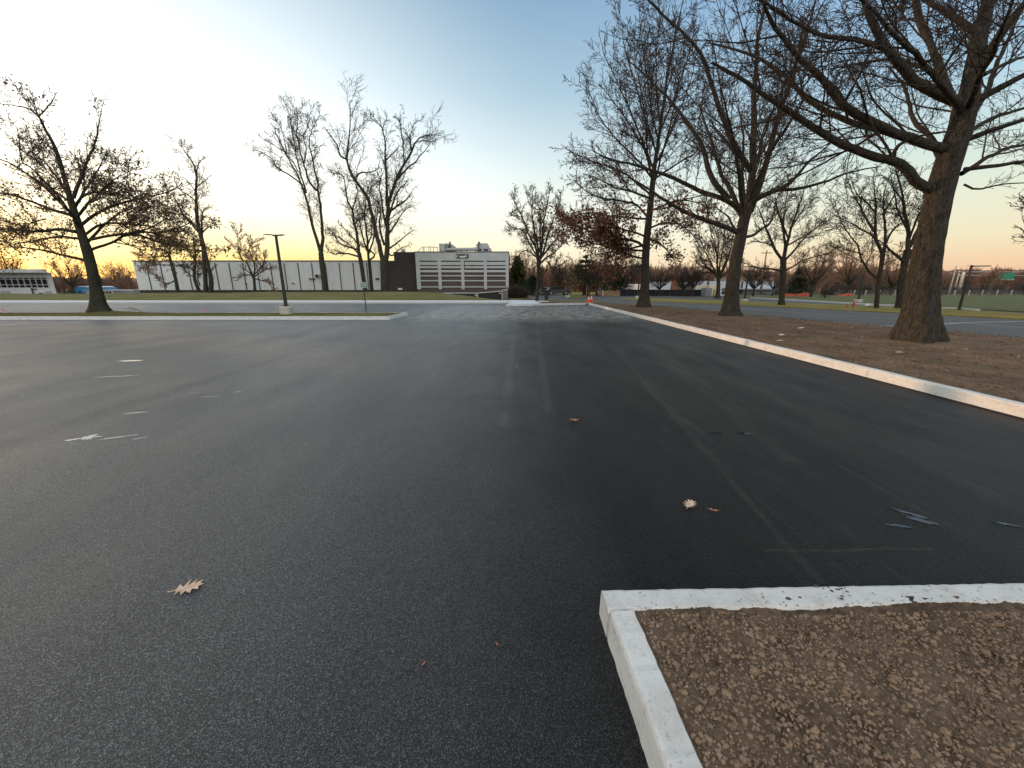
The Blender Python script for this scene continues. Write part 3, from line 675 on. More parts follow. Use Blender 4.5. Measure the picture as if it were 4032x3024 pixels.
    traced('bent bare tree with a crooked base, just left of the paired trunks', Y+1.5, TMc,
           [(800,1545,17),(770,1480,15),(745,1400,14),(750,1300,13)],
           [([(750,1310),(755,1200),(750,1080),(720,980)], .5, 9, 2), ([(800,1480),(780,1420),(790,1330),(810,1240)], .4, 6, 2), ([(752,1250),(700,1150),(620,1100),(540,1060)], -1, 6, 2), ([(750,1220),(820,1150),(900,1120)], 1, 6, 2), ([(750,1350),(680,1300),(600,1290)], 1, 5, 2), ([(748,1400),(690,1370),(650,1290)], -1, 5, 2)], seed=37, group=g)
    traced('low flat-topped bare tree leaning left before the end of the white wall', Y, TMc,
           [(592,1548,15),(575,1440,13),(545,1320,13),(510,1190,13)],
           [([(512,1200),(500,1160),(460,1150),(380,1130),(300,1110),(250,1090)], -1, 7, 2), ([(510,1190),(540,1140),(600,1120),(680,1110)], 1, 6, 2), ([(512,1210),(460,1200),(330,1210),(220,1210)], 1, 6, 2),
            ([(510,1190),(520,1100),(560,1030),(600,980)], -1, 6, 2), ([(570,1430),(500,1470),(430,1450),(380,1380),(330,1340)], .5, 6, 2), ([(530,1290),(440,1290),(330,1300),(240,1320)], 1, 5, 2), ([(500,1180),(440,1090),(400,1030)], 2, 6, 2)], seed=38, twig='twig_red', group=g)
lawn_trees()

def right_trees():
    Y = G(3085, 1198, .1)[1]
    g = 'bare trees across the drive at right'
    traced('bare tree with short stout trunk on the verge between two oaks', Y, T2c,
           [(1362,1425,30),(1365,1390,24),(1378,1250,22),(1385,1100,24),(1385,1000,26)],
           [([(1380,1010),(1330,940),(1290,850),(1240,720),(1200,600),(1150,500)], -.8, 12, 3), ([(1390,1000),(1420,850),(1450,700),(1500,560),(1560,400),(1600,250)], .8, 12, 3), ([(1385,1000),(1400,850),(1370,650),(1330,480),(1300,350)], 1.5, 12, 3),
            ([(1395,1010),(1480,930),(1600,800),(1750,680),(1850,620)], -1.2, 10, 2), ([(1410,870),(1500,830),(1640,740),(1700,680)], 1, 8, 2), ([(1385,1110),(1300,1095),(1180,1090),(1080,1070),(1000,1070)], -.5, 9, 2),
            ([(1395,1110),(1440,1080),(1560,1000),(1700,960),(1850,930)], -1.5, 7, 2), ([(1330,930),(1260,860),(1170,840),(1080,820)], 1, 8, 2), ([(1430,800),(1380,650),(1420,450),(1450,250)], -1.6, 8, 2), ([(1400,900),(1460,700),(1600,500),(1640,400)], 2.2, 9, 2)], seed=41, rmin=.010, specs=SP_VERGE, bark='bark', twig='twig', group=g)
    Y = G(3445, 1212, .1)[1]
    traced('slender bare tree on the verge, just left of the nearest oak trunk', Y, TRc,
           [(728,1475,22),(735,1350,20),(745,1250,20),(770,1120,20),(780,1020,22)],
           [([(775,1030),(735,940),(715,850),(720,700),(715,560),(700,400)], .5, 14, 3), ([(730,930),(690,880),(600,830),(540,790),(430,740),(340,680)], -1, 9, 2), ([(715,850),(650,760),(600,650),(520,520),(480,400)], 1, 10, 2),
            ([(790,1020),(800,850),(785,700),(790,560),(830,420)], -.8, 12, 3), ([(800,960),(850,860),(960,760),(1050,650)], 1, 10, 2), ([(740,1240),(690,1190),(650,1120),(610,1040),(610,970),(520,880),(440,760),(410,680)], -1, 10, 3),
            ([(615,1040),(520,1010),(430,985),(330,930)], -.6, 6, 2), ([(775,1130),(840,1090),(900,1075)], .6, 6, 2), ([(765,1280),(800,1310),(850,1340)], -.6, 4, 2), ([(720,700),(640,600),(560,560),(520,430)], 1.8, 8, 2), ([(790,700),(850,600),(900,480)], -1.6, 8, 2)], seed=42, rmin=.010, specs=SP_VERGE, bark='bark', twig='twig', group=g)
    Y = G(3525, 1213, .1)[1]
    traced('thick-stemmed bare tree half hidden behind the nearest oak trunk', Y, TRc,
           [(905,1478,40),(915,1440,32),(930,1300,30),(950,1150,32),(985,1000,34)],
           [([(985,1010),(1000,850),(980,700),(940,600),(920,430),(880,300)], .5, 20, 4), ([(1000,980),(1050,850),(1090,720),(1120,560)], .8, 16, 4), ([(950,1100),(880,1040),(800,960),(740,930)], -1, 14, 4), ([(940,600),(880,520),(800,420)], .6, 8, 2), ([(985,850),(900,700),(850,560),(840,400)], -1, 10, 3), ([(1000,900),(1080,700),(1200,500)], -1.8, 10, 3)], seed=43, rmin=.010, specs=SP_VERGE, bark='bark', twig='twig', group=g)
    Y = 47
    traced('rounded bare tree of many rising branches, left of the middle oak trunk', Y, T2c,
           [(770,1365,30),(775,1330,17),(780,1250,15),(780,1180,15)],
           [([(780,1190),(770,1050),(740,900),(700,750),(690,650)], .8, 8, 2), ([(780,1180),(800,1000),(820,850),(830,700)], -.8, 8, 2), ([(775,1190),(740,1120),(680,1080),(610,1070),(560,1000)], 1, 7, 2), ([(780,1190),(720,1020),(640,880),(600,780)], -1, 8, 2),
            ([(785,1180),(850,1040),(890,900),(920,760)], 1, 8, 2), ([(785,1190),(860,1110),(920,1050),(960,950)], -1, 7, 2), ([(780,1160),(760,1000),(790,800),(760,700)], 2, 8, 2), ([(780,1160),(700,1100),(620,1000),(580,900)], 2.5, 7, 2), ([(780,1160),(860,980),(860,800)], -2.5, 7, 2)], seed=44, rmin=.014, specs=SP_VERGE, bark='bark', twig='twig', group=g)
    # centre, past the ramp slab
    Y = G(2115, 1186, .1)[1]
    traced('multi-stemmed bare tree with small clumped twigs, beside the concrete slab', Y, TEc,
           [(452,1475,13),(460,1350,12),(470,1200,12),(470,1060,14)],
           [([(470,1080),(450,900),(380,750),(330,600),(270,480),(190,360)], -.8, 9, 2), ([(470,1050),(475,900),(430,700),(400,500),(400,270)], .6, 8, 2), ([(480,1060),(510,900),(540,700),(560,500),(590,310)], -.6, 9, 2),
            ([(480,1080),(560,1000),(640,970),(720,860),(780,830)], 1, 7, 2), ([(505,1000),(570,800),(650,600),(700,420),(720,340)], 1.2, 8, 2), ([(465,1020),(380,940),(300,930),(250,990)], .8, 6, 2), ([(470,1010),(400,900),(330,720),(220,670),(150,690)], -1.2, 6, 2),
            ([(490,950),(490,750),(480,560),(470,440)], 1.8, 7, 2), ([(500,1010),(600,880),(700,760),(820,700)], -1.6, 7, 2), ([(250,480),(200,500),(150,540)], 0, 4, 1.5)], seed=45, rmin=.012, bark='bark', twig='twig', leaf=[(2600, .13, MT['leaf_brown'], lambda p: p[:, 2] > 3)],
           group='bare trees beside the concrete slab', specs=[dict(k=18, t0=.15, ang=40, lr=.24, sh=.3, n=6, w=.16, up=.08, s=4, rr=.5, rl=.012), SP_MID[1], SP_MID[2]])
    traced('small bare tree of two crossing stems in a V, right of the multi-stemmed tree', Y-.4, TEc,
           [(562,1472,8),(572,1420,7),(600,1340,7),(640,1200,7)],
           [([(640,1205),(650,1120),(670,1050),(700,1000)], .4, 6, 1.5), ([(645,1170),(720,1170),(780,1200)], -.4, 4, 1.5), ([(555,1472),(545,1400),(515,1300),(510,1180),(500,1100)], .3, 7, 3), ([(640,1160),(600,1100),(560,1040)], .4, 4, 1.5), ([(655,1110),(720,1080),(770,1040)], -.6, 4, 1.5), ([(510,1200),(560,1150),(590,1050)], .5, 4, 1.5)], seed=46, rmin=.011, bark='bark', twig='twig', group='bare trees beside the concrete slab', specs=SP_MID[:2]+[dict(SP_MID[2], k=4)])
right_trees()

# --- prototypes for the farther trees, copied with labels of their own
def proto(seed, h, spread, nl, fork, tr, specs, up=.10):
    rng = np.random.default_rng(seed)
    trunk = [(0,0,-.1),(0.02*h,0,h*fork*.5),(0,.01*h,h*fork),(.01*h,0,h*fork*1.8)]; trr = [tr*1.5, tr, tr*.85, tr*.5]
    limbs = []
    for i in range(nl):
        a = i*2.4+rng.random(); z0 = h*fork*(.8+.9*rng.random()); rad = spread*(.55+.5*rng.random()); zt = h*(.55+.45*rng.random()*(1.25-rad/spread*.6))
        p0 = np.array([0, 0, z0]); p3 = np.array([cos(a)*rad, sin(a)*rad, max(zt, z0*1.1)])
        p1 = p0+np.array([cos(a)*rad*.35, sin(a)*rad*.35, (p3[2]-z0)*.25]); p2 = p0+np.array([cos(a)*rad*.75, sin(a)*rad*.75, (p3[2]-z0)*.6])
        limbs.append(([p0, p1, p2, p3], [tr*.55, tr*.38, tr*.22, tr*.06]))
    limbs.append(([(0,0,h*fork*1.2),(.02*h,0,h*.6),(0,.02*h,h*.8),(0,0,h)], [tr*.6, tr*.4, tr*.2, tr*.05]))
    return trunk, trr, limbs
SP_FAR = [dict(k=10, t0=.2, ang=40, lr=.38, sh=.4, n=5, w=.18, up=.08, s=3, rr=.5, rl=.012), dict(k=7, t0=.12, ang=42, lr=.46, sh=.4, n=4, w=.2, up=.06, s=3, rr=.6, rl=.010), dict(k=4, t0=.15, ang=42, lr=.5, sh=.3, n=3, w=.2, up=.03, s=3, rr=.6, rl=.012)]
protos = {}
for key, seed, h, spread, nl, fork, tr, mt in (('round', 51, 8, 3.4, 14, .17, .20, 'twig'), ('tall', 52, 11, 3.2, 14, .2, .2, 'twig_grey'), ('red', 53, 8, 3.6, 14, .15, .18, 'twig_red')):
    t_, r_, l_ = proto(seed, h, spread, nl, fork, tr, SP_FAR)
    protos[key] = (make_tree('bare_tree', 'x', (0, 0, 0), (t_, r_), l_, SP_FAR, seed, .016, MT['bark'], MT[mt], sides=8), h)
used = set()
def far_tree(key, u, vb, vt, Y, label, group, z=None):
    r, h = protos[key]; b = P(u, vb, Y); t = P(u, vt, Y); s = (t[2]-b[2])/h; rz = (u*.37) % 6.28
    if key not in used:
        used.add(key); r.location = b; r.rotation_euler[2] = rz; r.scale = (s,)*3; r['label'] = label; r['group'] = group; return r
    o = dup(r, b, rz, label, s); o['group'] = group; return o
g1 = 'bare trees in front of the dark screen fence'
far_tree('round', 2595, 1164, 1040, 56, 'small bare tree before the left stretch of dark screen fence, near the far oak trunk', g1)
far_tree('round', 2687, 1163, 1045, 57, 'small bare tree before the middle of the dark screen fence', g1)
far_tree('round', 2725, 1163, 1010, 55, 'larger bare tree with spread roots before the right end of the dark screen fence', g1)
g2 = 'bare trees beyond the drive at right'
far_tree('round', 2965, 1164, 1030, 52, 'bare tree before the pale hall, beside the far lamp post', g2)
far_tree('red', 3040, 1164, 1045, 60, 'slim bare tree before the right end of the pale hall', g2)
far_tree('red', 3192, 1165, 960, 52, 'round bare tree behind the end of the orange safety net', g2)
far_tree('red', 3330, 1165, 960, 62, 'reddish bare tree left of the far bent lamp', g2)
far_tree('red', 3505, 1165, 1000, 66, 'bare tree behind the verge trees, near the thick-stemmed one', g2)
far_tree('tall', 4170, 1240, 480, 22, 'bare tree outside the right edge reaching its boughs into view', g2)
g3 = 'bare trees around the far turning at centre'
far_tree('round', 2318, 1166, 960, 50, 'dark trunked tree behind the two traffic cones', g3)
far_tree('tall', 2352, 1163, 985, 56, 'spreading dark tree right of the traffic cones', g3)
far_tree('round', 2385, 1161, 1010, 66, 'grey barked tree beside the tan board fence', g3)
far_tree('red', 2265, 1152, 1085, 110, 'small reddish tree on the sunlit field, left one', g3)
far_tree('red', 2290, 1150, 1070, 115, 'small reddish tree on the sunlit field, right one', g3)
far_tree('red', 2060, 1160, 985, 78, 'russet bare tree behind the conifers beside the building', g3)
far_tree('tall', 2200, 1152, 1000, 95, 'brown bare tree behind the multi-stemmed one, over the parked car', g3)
g4 = 'bare trees beyond the left buildings'
far_tree('red', 290, 1158, 1000, 66, 'bare tree right of the white windowed building, behind the shrubs', g4)
far_tree('red', 465, 1140, 1030, 120, 'pointed bare tree against the sunset, left of the long white wall', g4)
far_tree('red', 502, 1140, 1050, 125, 'smaller bare tree against the sunset, close to the end of the white wall', g4)
far_tree('tall', 60, 1150, 950, 86, 'bare tree behind the roof of the white windowed building', g4)
far_tree('round', 2440, 1158, 1000, 75, 'bare tree behind the tan board fence, left of the far oak trunk', g3)
far_tree('tall', 2480, 1158, 960, 90, 'taller bare tree behind the dark fence near the far oak trunk', g3)

# evergreens: layered boughs of many small needle sprays
def conifer(name, label, u, vb, vt, Y, spread, mat, seed, layers=14, group=None, cat='tree', droop=.15, start=.04):
    rng = np.random.default_rng(seed); b = P(u, vb, Y); h = P(u, vt, Y)[2]-b[2]; root = thing(name, label, cat, b, 0, group)
    MB().tube([(0,0,-.1),(0,0,h*.5),(0,0,h*.97)], [spread*.06+.04, spread*.04+.02, .01], 8).build('trunk', MT['bark'], root, True)
    V = []; F = []; n0 = 0
    N = int(layers*130); z = start+(1-start)*rng.random(N)**.8; a = rng.random(N)*6.28; lay = np.round(z*layers)/layers
    rmax = spread*(1-lay)**.75*(.75+.35*np.sin(a*3+lay*9)+.2*rng.random(N)); r = rmax*rng.random(N)**.45
    p = np.stack([np.cos(a)*r, np.sin(a)*r, (lay+.2*(z-lay))*h-droop*r], 1)
    s = h*.05*rng.uniform(.6, 1.5, N); d = norm(np.stack([np.cos(a), np.sin(a), -.15+.5*rng.normal(size=N)], 1)); q = norm(np.cross(d, rng.normal(size=(N, 3))))
    tip = p+d*s[:, None]*1.6; l_ = p+q*s[:, None]*.45; r_ = p-q*s[:, None]*.45
    V = np.stack([l_, tip, r_, p-d*s[:, None]*.4], 1).reshape(-1, 3); F = np.arange(N*4).reshape(-1, 4)
    link('crown', npmesh('crown', V, F), mat, root); return root
ge = 'evergreens at the corner of the building'
conifer('conifer_tree', 'pointed olive conifer right of the striped building', 2038, 1165, 1012, 74, 2.6, MT['needle_warm'], 61, 18, ge)
conifer('conifer_tree', 'dark broad evergreen right of the grey gate', 2055, 1172, 1095, 62, 2.6, MT['needle'], 62, 16, ge)
conifer('conifer_tree', 'dark evergreen behind the multi-stemmed tree', 2098, 1166, 1085, 68, 3.0, MT['needle'], 63, 16, ge)
conifer('pine_tree', 'dark layered pine left of the traffic cones', 2300, 1160, 1010, 62, 4.4, MT['needle_warm'], 64, 9, ge, start=.3)
conifer('pine_tree', 'dark pine behind the spreading tree at the tan fence', 2420, 1158, 1040, 74, 4.0, MT['needle'], 65, 9, ge, start=.2)
conifer('conifer_tree', 'dark narrow conifer behind the stout verge tree', 3135, 1166, 1055, 64, 2.0, MT['needle'], 66, 14, ge)
conifer('juniper_bush', 'rounded dark juniper bush alone on the far lawn', 3247, 1171, 1146, 50, .72, MT['needle'], 67, 8, None, 'bush', 0, 0)
gs = 'small evergreen shrubs by the white windowed building'
conifer('evergreen_shrub', 'low evergreen shrub nearest the white windowed building', 256, 1163, 1147, 62, .7, MT['needle'], 68, 6, gs, 'shrub', 0, 0)
conifer('evergreen_shrub', 'taller evergreen shrub at the foot of the bare tree', 283, 1163, 1138, 62, .8, MT['needle'], 69, 6, gs, 'shrub', 0, 0)
conifer('evergreen_shrub', 'evergreen shrub before the blue canopy', 318, 1163, 1144, 62, .9, MT['needle'], 70, 6, gs, 'shrub', 0, 0)
rng_b = np.random.default_rng(7)
def twig_bush(name, label, u, vb, vt, Y, wid, mat, seed):
    rng = np.random.default_rng(seed); b = P(u, vb, Y); h = P(u, vt, Y)[2]-b[2]
    N = 1500; a = rng.random(N)*6.28; tr_ = rng.random(N)**.5
    p = np.stack([np.cos(a)*wid*tr_*.5, np.sin(a)*wid*.4*tr_, np.zeros(N)-.05], 1); d = np.stack([np.cos(a)*tr_*.6, np.sin(a)*tr_*.6, np.ones(N)], 1)
    pa, ra = grow(p, d, h*np.sqrt(np.maximum(.1, 1-tr_**2))*rng.uniform(.7, 1.05, N)+.3, np.full(N, .02), 5, .25, 0, .3, rng)
    V, F = tubes_np([(pa, ra, 3)]); o = link(name, npmesh(name, V, F), mat); o.location = b; return tag(o, label, 'bush')
twig_bush('bare_bush', 'round grey leafless bush right of the grey gate at the building corner', 2030, 1177, 1118, 52, 2.6, MT['twig_dark'], 5)
# ---------------------------------------------------------------- ground and paving
rs0 = np.random.default_rng(3)
def fnoise(x, y, sc, seed, octv=4):
    r = np.random.default_rng(seed); out = np.zeros_like(x, dtype=float); amp = 1
    for o in range(octv):
        for k in range(5):
            a = r.random()*6.28; f = sc*2**o*(.7+.6*r.random()); out += amp*np.sin((x*cos(a)+y*sin(a))*f+r.random()*6.28)/3
        amp *= .55
    return out
def struct(o): o['kind'] = 'structure'; return o
def sheet(name, pts, z, mat, th=0):
    """flat polygon; th>0 gives it a skirt down"""
    pts = [(p[0], p[1]) for p in pts]
    a = sum(pts[i][0]*pts[(i+1) % len(pts)][1]-pts[(i+1) % len(pts)][0]*pts[i][1] for i in range(len(pts)))
    if a < 0: pts = pts[::-1]
    b = MB()
    if th: b.prism(pts, z-th, z)
    else: b.add([(x, y, z) for x, y in pts], [tuple(range(len(pts)))])
    return struct(b.build(name, mat))
def gridmesh(name, X, Y, Z, mat, smooth=True):
    n, m = X.shape; V = np.stack([X, Y, Z], -1).reshape(-1, 3); i, j = np.meshgrid(np.arange(n-1), np.arange(m-1), indexing='ij')
    F = np.stack([i*m+j, (i+1)*m+j, (i+1)*m+j+1, i*m+j+1], -1).reshape(-1, 4)
    return link(name, npmesh(name, V, F, smooth), mat)
sheet('ground', [(-3000, -600), (3000, -600), (3000, 3000), (-3000, 3000)], -.06, MT['ground'])
GF = lambda u, v: G(u, v, 0)[:2]
A0 = GF(2301, 1200); A1 = GF(2012, 1204.6); YF = GF(1500, 1194.5)[1]     # right kerb's end, slab corner, far kerb line
KX = 6.72                                                          # face of the long right kerb
sheet('parking_lot', [(-140, -30), (30, -30), (30, 1.2), (KX+.1, 1.2), (KX+.1, A0[1]+.1), (A1[0], A1[1]+.1), (A1[0], YF+.2), (-140, YF+.2)], 0, MT['asphalt'])
road_near = [G(u, v, 0) for u, v in ((4032,1337),(3400,1287),(2815,1230),(2560,1207),(2330,1189))]
rx = [p[0] for p in road_near][::-1]; ry = [p[1] for p in road_near][::-1]
def XB(y):
    y = np.asarray(y, float); sl_ = (road_near[1][0]-road_near[0][0])/(road_near[1][1]-road_near[0][1])
    return np.where(y < road_near[0][1], road_near[0][0]+(y-road_near[0][1])*sl_*.9, np.interp(y, sorted(ry), [x for _, x in sorted(zip(ry, rx))]))
sheet('road', [(float(XB(-8))-1, -8), (60, -8), (90, 10), (90, 40)]+[GF(*q) for q in ((3777,1214),(3400,1195),(3090,1178),(2960,1171),(2700,1166),(2554,1163),(2420,1160),(2330,1162),(2250,1157),(2130,1158),(2085,1165),(2060,1175),(2140,1183),(2330,1193))]+[(9.0, 30)], -.012, MT['road'])
# soil strip with the trees
ny, ns = 190, 44
yy = np.linspace(-8, 33.5, ny)[:, None]+np.zeros((1, ns)); ss = np.linspace(0, 1, ns)[None]+np.zeros((ny, 1))
x_ = KX+.02+ss*(XB(yy)-KX+.25*np.sin(yy*1.3)*.4+.15*np.sin(yy*3.7)); ed = np.clip((1-ss)/.12, 0, 1)
mound = np.zeros_like(x_)
for (mx, my, mr, mh) in ((*G(3615,1342,.1)[:2], 1.5, .13), (*G(2878,1249,.1)[:2], 1.4, .12), (*G(2530,1214,.1)[:2], 1.3, .1)):
    mound += mh*np.exp(-((x_-mx)**2+(yy-my)**2)/mr**2*1.6)
z_ = .015+.115*ed*ed*(3-2*ed)+ed*(fnoise(x_, yy, 1.2, 4)*.018+mound)+.004*rs0.normal(size=x_.shape)*ed
z_[:, 0] = .10
struct(gridmesh('soil_strip', x_, yy, z_, MT['soil_strip']))
sheet('soil_verge', [GF(2128, 1195), A0, (KX+.3, A0[1]-.3), (KX+3.3, 32.5)]+[G(u, v, .1) for u, v in ((2420,1196),(2330,1189),(2240,1187),(2162,1187))], .125, MT['soil_strip'], .1)
sheet('verge_grass', [G(u, v, .12)[:2] for u, v in ((2162,1186.6),(2240,1186.6),(2330,1188.6),(2400,1191),(2330,1186),(2230,1182),(2130,1180.5))], .128, MT['grass'], .1)
# grass strip across the drive and the lawns
strip = [G(u, v, .05)[:2] for u, v in ((2435,1176),(2554,1184),(2700,1190),(2840,1195),(2900,1199),(3200,1213),(3500,1228),(3780,1242),(4032,1255),(4700,1290),(4900,1262),(4032,1233),(3777,1217),(3500,1206),(3200,1196),(2900,1185),(2640,1176),(2554,1173),(2480,1173))]
strip = [(x+.10*sin(i*2.1), y) for i, (x, y) in enumerate(strip)]
sheet('grass_strip', strip, .05, MT['grass_dry'], .12)
sheet('lawn_right', [G(u, v, .06)[:2] for u, v in ((4700,1262),(3900,1219),(3777,1213),(3400,1194),(3090,1177),(2960,1170.5),(2700,1165.5))]+[(22, 66), (150, 66), (150, 30)], .06, MT['grass_green'], .14)
b = MB(); kp = [G(u, v, .08)[:2] for u, v in ((3850,1219),(3777,1214.5),(3400,1195.5),(3090,1178.5),(2960,1171.5))]
for p, q in zip(kp[:-1], kp[1:]):
    d = np.array(q)-np.array(p); L_ = np.linalg.norm(d); d /= L_; nn = np.array([d[1], -d[0]])*.16; k = 0
    b.prism([tuple(np.array(p)+nn), tuple(np.array(q)+nn), tuple(np.array(q)-nn), tuple(np.array(p)-nn)] if np.cross(nn, d) > 0 else [tuple(np.array(p)-nn), tuple(np.array(q)-nn), tuple(np.array(q)+nn), tuple(np.array(p)+nn)], -.02, .11)
tag(b.build('kerb', MT['conc']), 'thin pale concrete kerb curving along the big lawn at right', 'kerb')
# sunlit straw field and tan verge at the far turning
sheet('field', [G(u, v, 0)[:2] for u, v in ((2185,1160),(2330,1160.5),(2460,1163),(2460,1150),(2180,1145))], .02, MT['grass_dry'])
sheet('verge_island', [G(u, v, .06)[:2] for u, v in ((2212,1166),(2235,1172),(2290,1172.5),(2320,1170),(2330,1164.5),(2250,1161),(2215,1162))], .06, MT['grass'], .12)
sheet('lawn_centre', [G(u, v, .03)[:2] for u, v in ((2004,1180),(2050,1178),(2090,1172),(2100,1164),(2130,1158),(2100,1152),(1990,1152))], .03, MT['grass'], .06)
# lawn before the building, rising from the pavement to a low crest
nx, ny = 190, 60
X_, Y_ = np.meshgrid(np.linspace(-120, .3, nx), np.linspace(YF+3.1, 63.5, ny), indexing='ij')
cu = [-3000, 430, 560, 900, 1050, 1640, 1720, 1830, 1950, 2010]; cv = [1165, 1164, 1154, 1152, 1149.5, 1149, 1153, 1164, 1178, 1181.5]
crest = np.interp(X_, [xx(u, v, 46) for u, v in zip(cu, cv)], [zz(v, 46) for v in cv]); f = np.clip((X_+9.5)/8.5, 0, 1)
t1 = np.clip((Y_-(YF+3.1))/(46-YF-3.1), 0, 1); t2 = np.clip((Y_-46)/18, 0, 1)
Z_ = .165+(crest-.165)*(t1**.8)*(1-t2)+t2*(np.minimum(crest, .55)-.30-.9*f)+fnoise(X_, Y_, .5, 8)*.02*t1
struct(gridmesh('lawn', X_, Y_, Z_, MT['grass']))

# ---------------------------------------------------------------- kerbs
def kerb(name, label, runs, mat, w=.15, h=.165, group=None, seg=3.05, first=None, batter=.025, gap=.010, step=.5, chip=.0022):
    """runs: list of (p0, p1): the face line, with the kerb body on the left of p0->p1"""
    b = MB(); r_ = .022
    for p0, p1 in runs:
        p0 = np.array(p0[:2], float); p1 = np.array(p1[:2], float); d = p1-p0; L_ = np.linalg.norm(d); d /= L_; nn = np.array([-d[1], d[0]])
        s = 0.0
        while s < L_-.05:
            e = min(L_, s+(first if (s == 0 and first) else seg)); e2 = e-(gap if e < L_ else 0); k_ = max(2, int((e2-s)/step)); 
            prof = [(0,-.05),(batter,h-r_),(batter+r_*.3,h-r_*.3),(batter+r_,h),(w-r_*.6,h+.001),(w,h-.02),(w,-.05)]
            rings = []
            for i in range(k_+1):
                q = p0+d*(s+(e2-s)*i/k_)
                jt = rs0.normal(size=2)*chip
                rings.append([(q[0]+nn[0]*(a+jt[0]*(0 < i < k_)), q[1]+nn[1]*(a+jt[0]*(0 < i < k_)), z+jt[1]*(z > .05)) for a, z in prof])
            m = len(prof); vs = [v for rg in rings for v in rg]
            fs = [(i*m+j, (i+1)*m+j, (i+1)*m+j+1, i*m+j+1) for i in range(k_) for j in range(m-1)]
            fs += [tuple(range(m)), tuple(range(k_*m+m-1, k_*m-1, -1))]
            b.add(vs, fs); s = e
    return tag(b.build(name, mat), label, 'kerb', group)
# long kerb along the soil strip (face looks towards the lot: walk it northward with the body on the right -> run it southward)
kerb('kerb', 'long cream concrete kerb running away along the bare soil strip at right', [((KX, A0[1]+.02), (KX, -10))], MT['conc_warm'], w=.17, first=3.3)
kerb('kerb', 'short grey kerb closing the far end of the lot, right of the concrete slab', [((A1[0]+1.75, A1[1]+(A0[1]-A1[1])*1.75/(A0[0]-A1[0])), (KX-.01, A0[1]))], MT['conc'], seg=2.2)
sheet('kerb_gap', [(KX-.075, A0[1]-.2), (KX+.02, A0[1]-.2), (KX+.02, -10), (KX-.075, -10)], .005, simple('gutter_dirt', (.035,.026,.018), .95, .4, 6))
# near island kerb
c0 = G(2366, 2313, .165); c1 = G(4032, 2284, .165); dv = np.array(c1[:2])-np.array(c0[:2]); dv /= np.linalg.norm(dv)
e0 = np.array(c0[:2])-dv*0; e1 = e0+dv*7
yb = e0[1]
dn = np.array([dv[1], -dv[0]])                                      # towards the camera
KW = .145
root_near = MB()
k1 = kerb('kerb', 'pale stained concrete kerb across the front of the near dirt island', [(tuple(e1+0*dn), tuple(e0))], MT['conc_warm'], w=KW, batter=.008, seg=9, step=.035, chip=.0013)
l0 = np.array(G(2396, 2405, .165)[:2]); l1 = np.array(G(2618, 3024, .165)[:2]); ld = (l1-l0)/np.linalg.norm(l1-l0)
le = l0+ld*3.5
k2 = kerb('kerb', 'pale concrete kerb on the left side of the near dirt island, running towards the viewer', [(tuple(l0+ld*.006), tuple(le))], MT['conc_warm'], w=KW-.01, batter=.008, seg=9, step=.03, chip=.0013)
# dark damp spots and soil crumbs on the near kerb
b = MB(); rk = random.Random(12)
for u, v, r1 in ((3213,2306,.009),(3104,2357,.012),(3275,2326,.008),(3298,2321,.009),(3312,2318,.007),(3336,2329,.006),(3316,2347,.007),(3314,2357,.009),(3150,2352,.007),(3040,2362,.004),(2520,2334,.004),(3262,2312,.004),(3345,2344,.004)):
    g = G(u, v, .1665); n_ = 14; ph_ = rk.random()*6
    b.add([(g[0]+cos(2*pi*i/n_)*r1*(1.25+.2*sin(3*2*pi*i/n_+ph_)), g[1]+sin(2*pi*i/n_)*r1*(.8+.15*cos(2*2*pi*i/n_+ph_)), .1672) for i in range(n_)], [tuple(range(n_))])
b.build('damp_stain', simple('damp_brown', (.11,.075,.058), .7, .3, 90), k1)
# left grass island
i0 = GF(-260, 1263); YI = GF(1000, 1259.5)[1]; xe = GF(1543, 1257)[0]; ye = YI+3.0
kerb('kerb', 'weathered grey kerb round the grass island with the spreading oak', [((-60, YI), (xe, YI)), ((xe, YI+.001), (xe+.15, ye)), ((xe+.1, ye), (-60, ye))], MT['conc'], w=.16, seg=3.6)
nx, ny = 260, 16
X_, Y_ = np.meshgrid(np.linspace(-59, xe-.1, nx), np.linspace(YI+.1, ye-.1, ny), indexing='ij')
cx = -.5+0*X_; mid_ = np.sin((Y_-YI)/(ye-YI)*pi)
tb = P(400, 1222, 21.3)
Z_ = .14+.05*mid_+.13*np.exp(-((X_-tb[0]-.3)**2/1.6+(Y_-21.3)**2/.8))+fnoise(X_, Y_, 2, 5)*.008
struct(gridmesh('grass_island', X_, Y_, Z_, MT['grass']))
# far pavement with its kerb face, and the slab that steps forward
b = MB(); xs = list(np.arange(-118, A1[0]-.01, 3.02))+[A1[0]]
for a, c in zip(xs[:-1], xs[1:]): b.box(a+.006, c-.006, YF, YF+.16, -.05, .158, bev=.012)
tag(b.build('kerb', MT['conc']), 'long grey kerb edging the far pavement below the lawn', 'kerb')
b = MB()
for a, c in zip(xs[:-1], xs[1:]): b.box(a+.006, c-.006, YF+.165, YF+3.05, -.05, .165)
struct(b.build('pavement', MT['conc_new']))
sl0 = G(2005,1181,.16); sl1 = G(2102,1182,.16); sl2 = G(2128,1195,.16)
b = MB(); b.prism([(A1[0], A1[1]), (A1[0]+1.75, A1[1]+.1), (sl2[0], sl2[1]), (sl1[0], sl1[1]), (A1[0], sl0[1])], -.05, .16)
b.prism([(sl1[0]-.2, sl1[1]-.05), (G(2161,1187,.16)[0], G(2161,1187,.16)[1]), (G(2160,1185.6,.16)[0], G(2160,1185.6,.16)[1]), (sl1[0]-.2, sl1[1]+.25)], -.05, .163)
struct(b.build('pavement_slab', MT['conc_new']))
b = MB()  # the rough broken end block of the jog
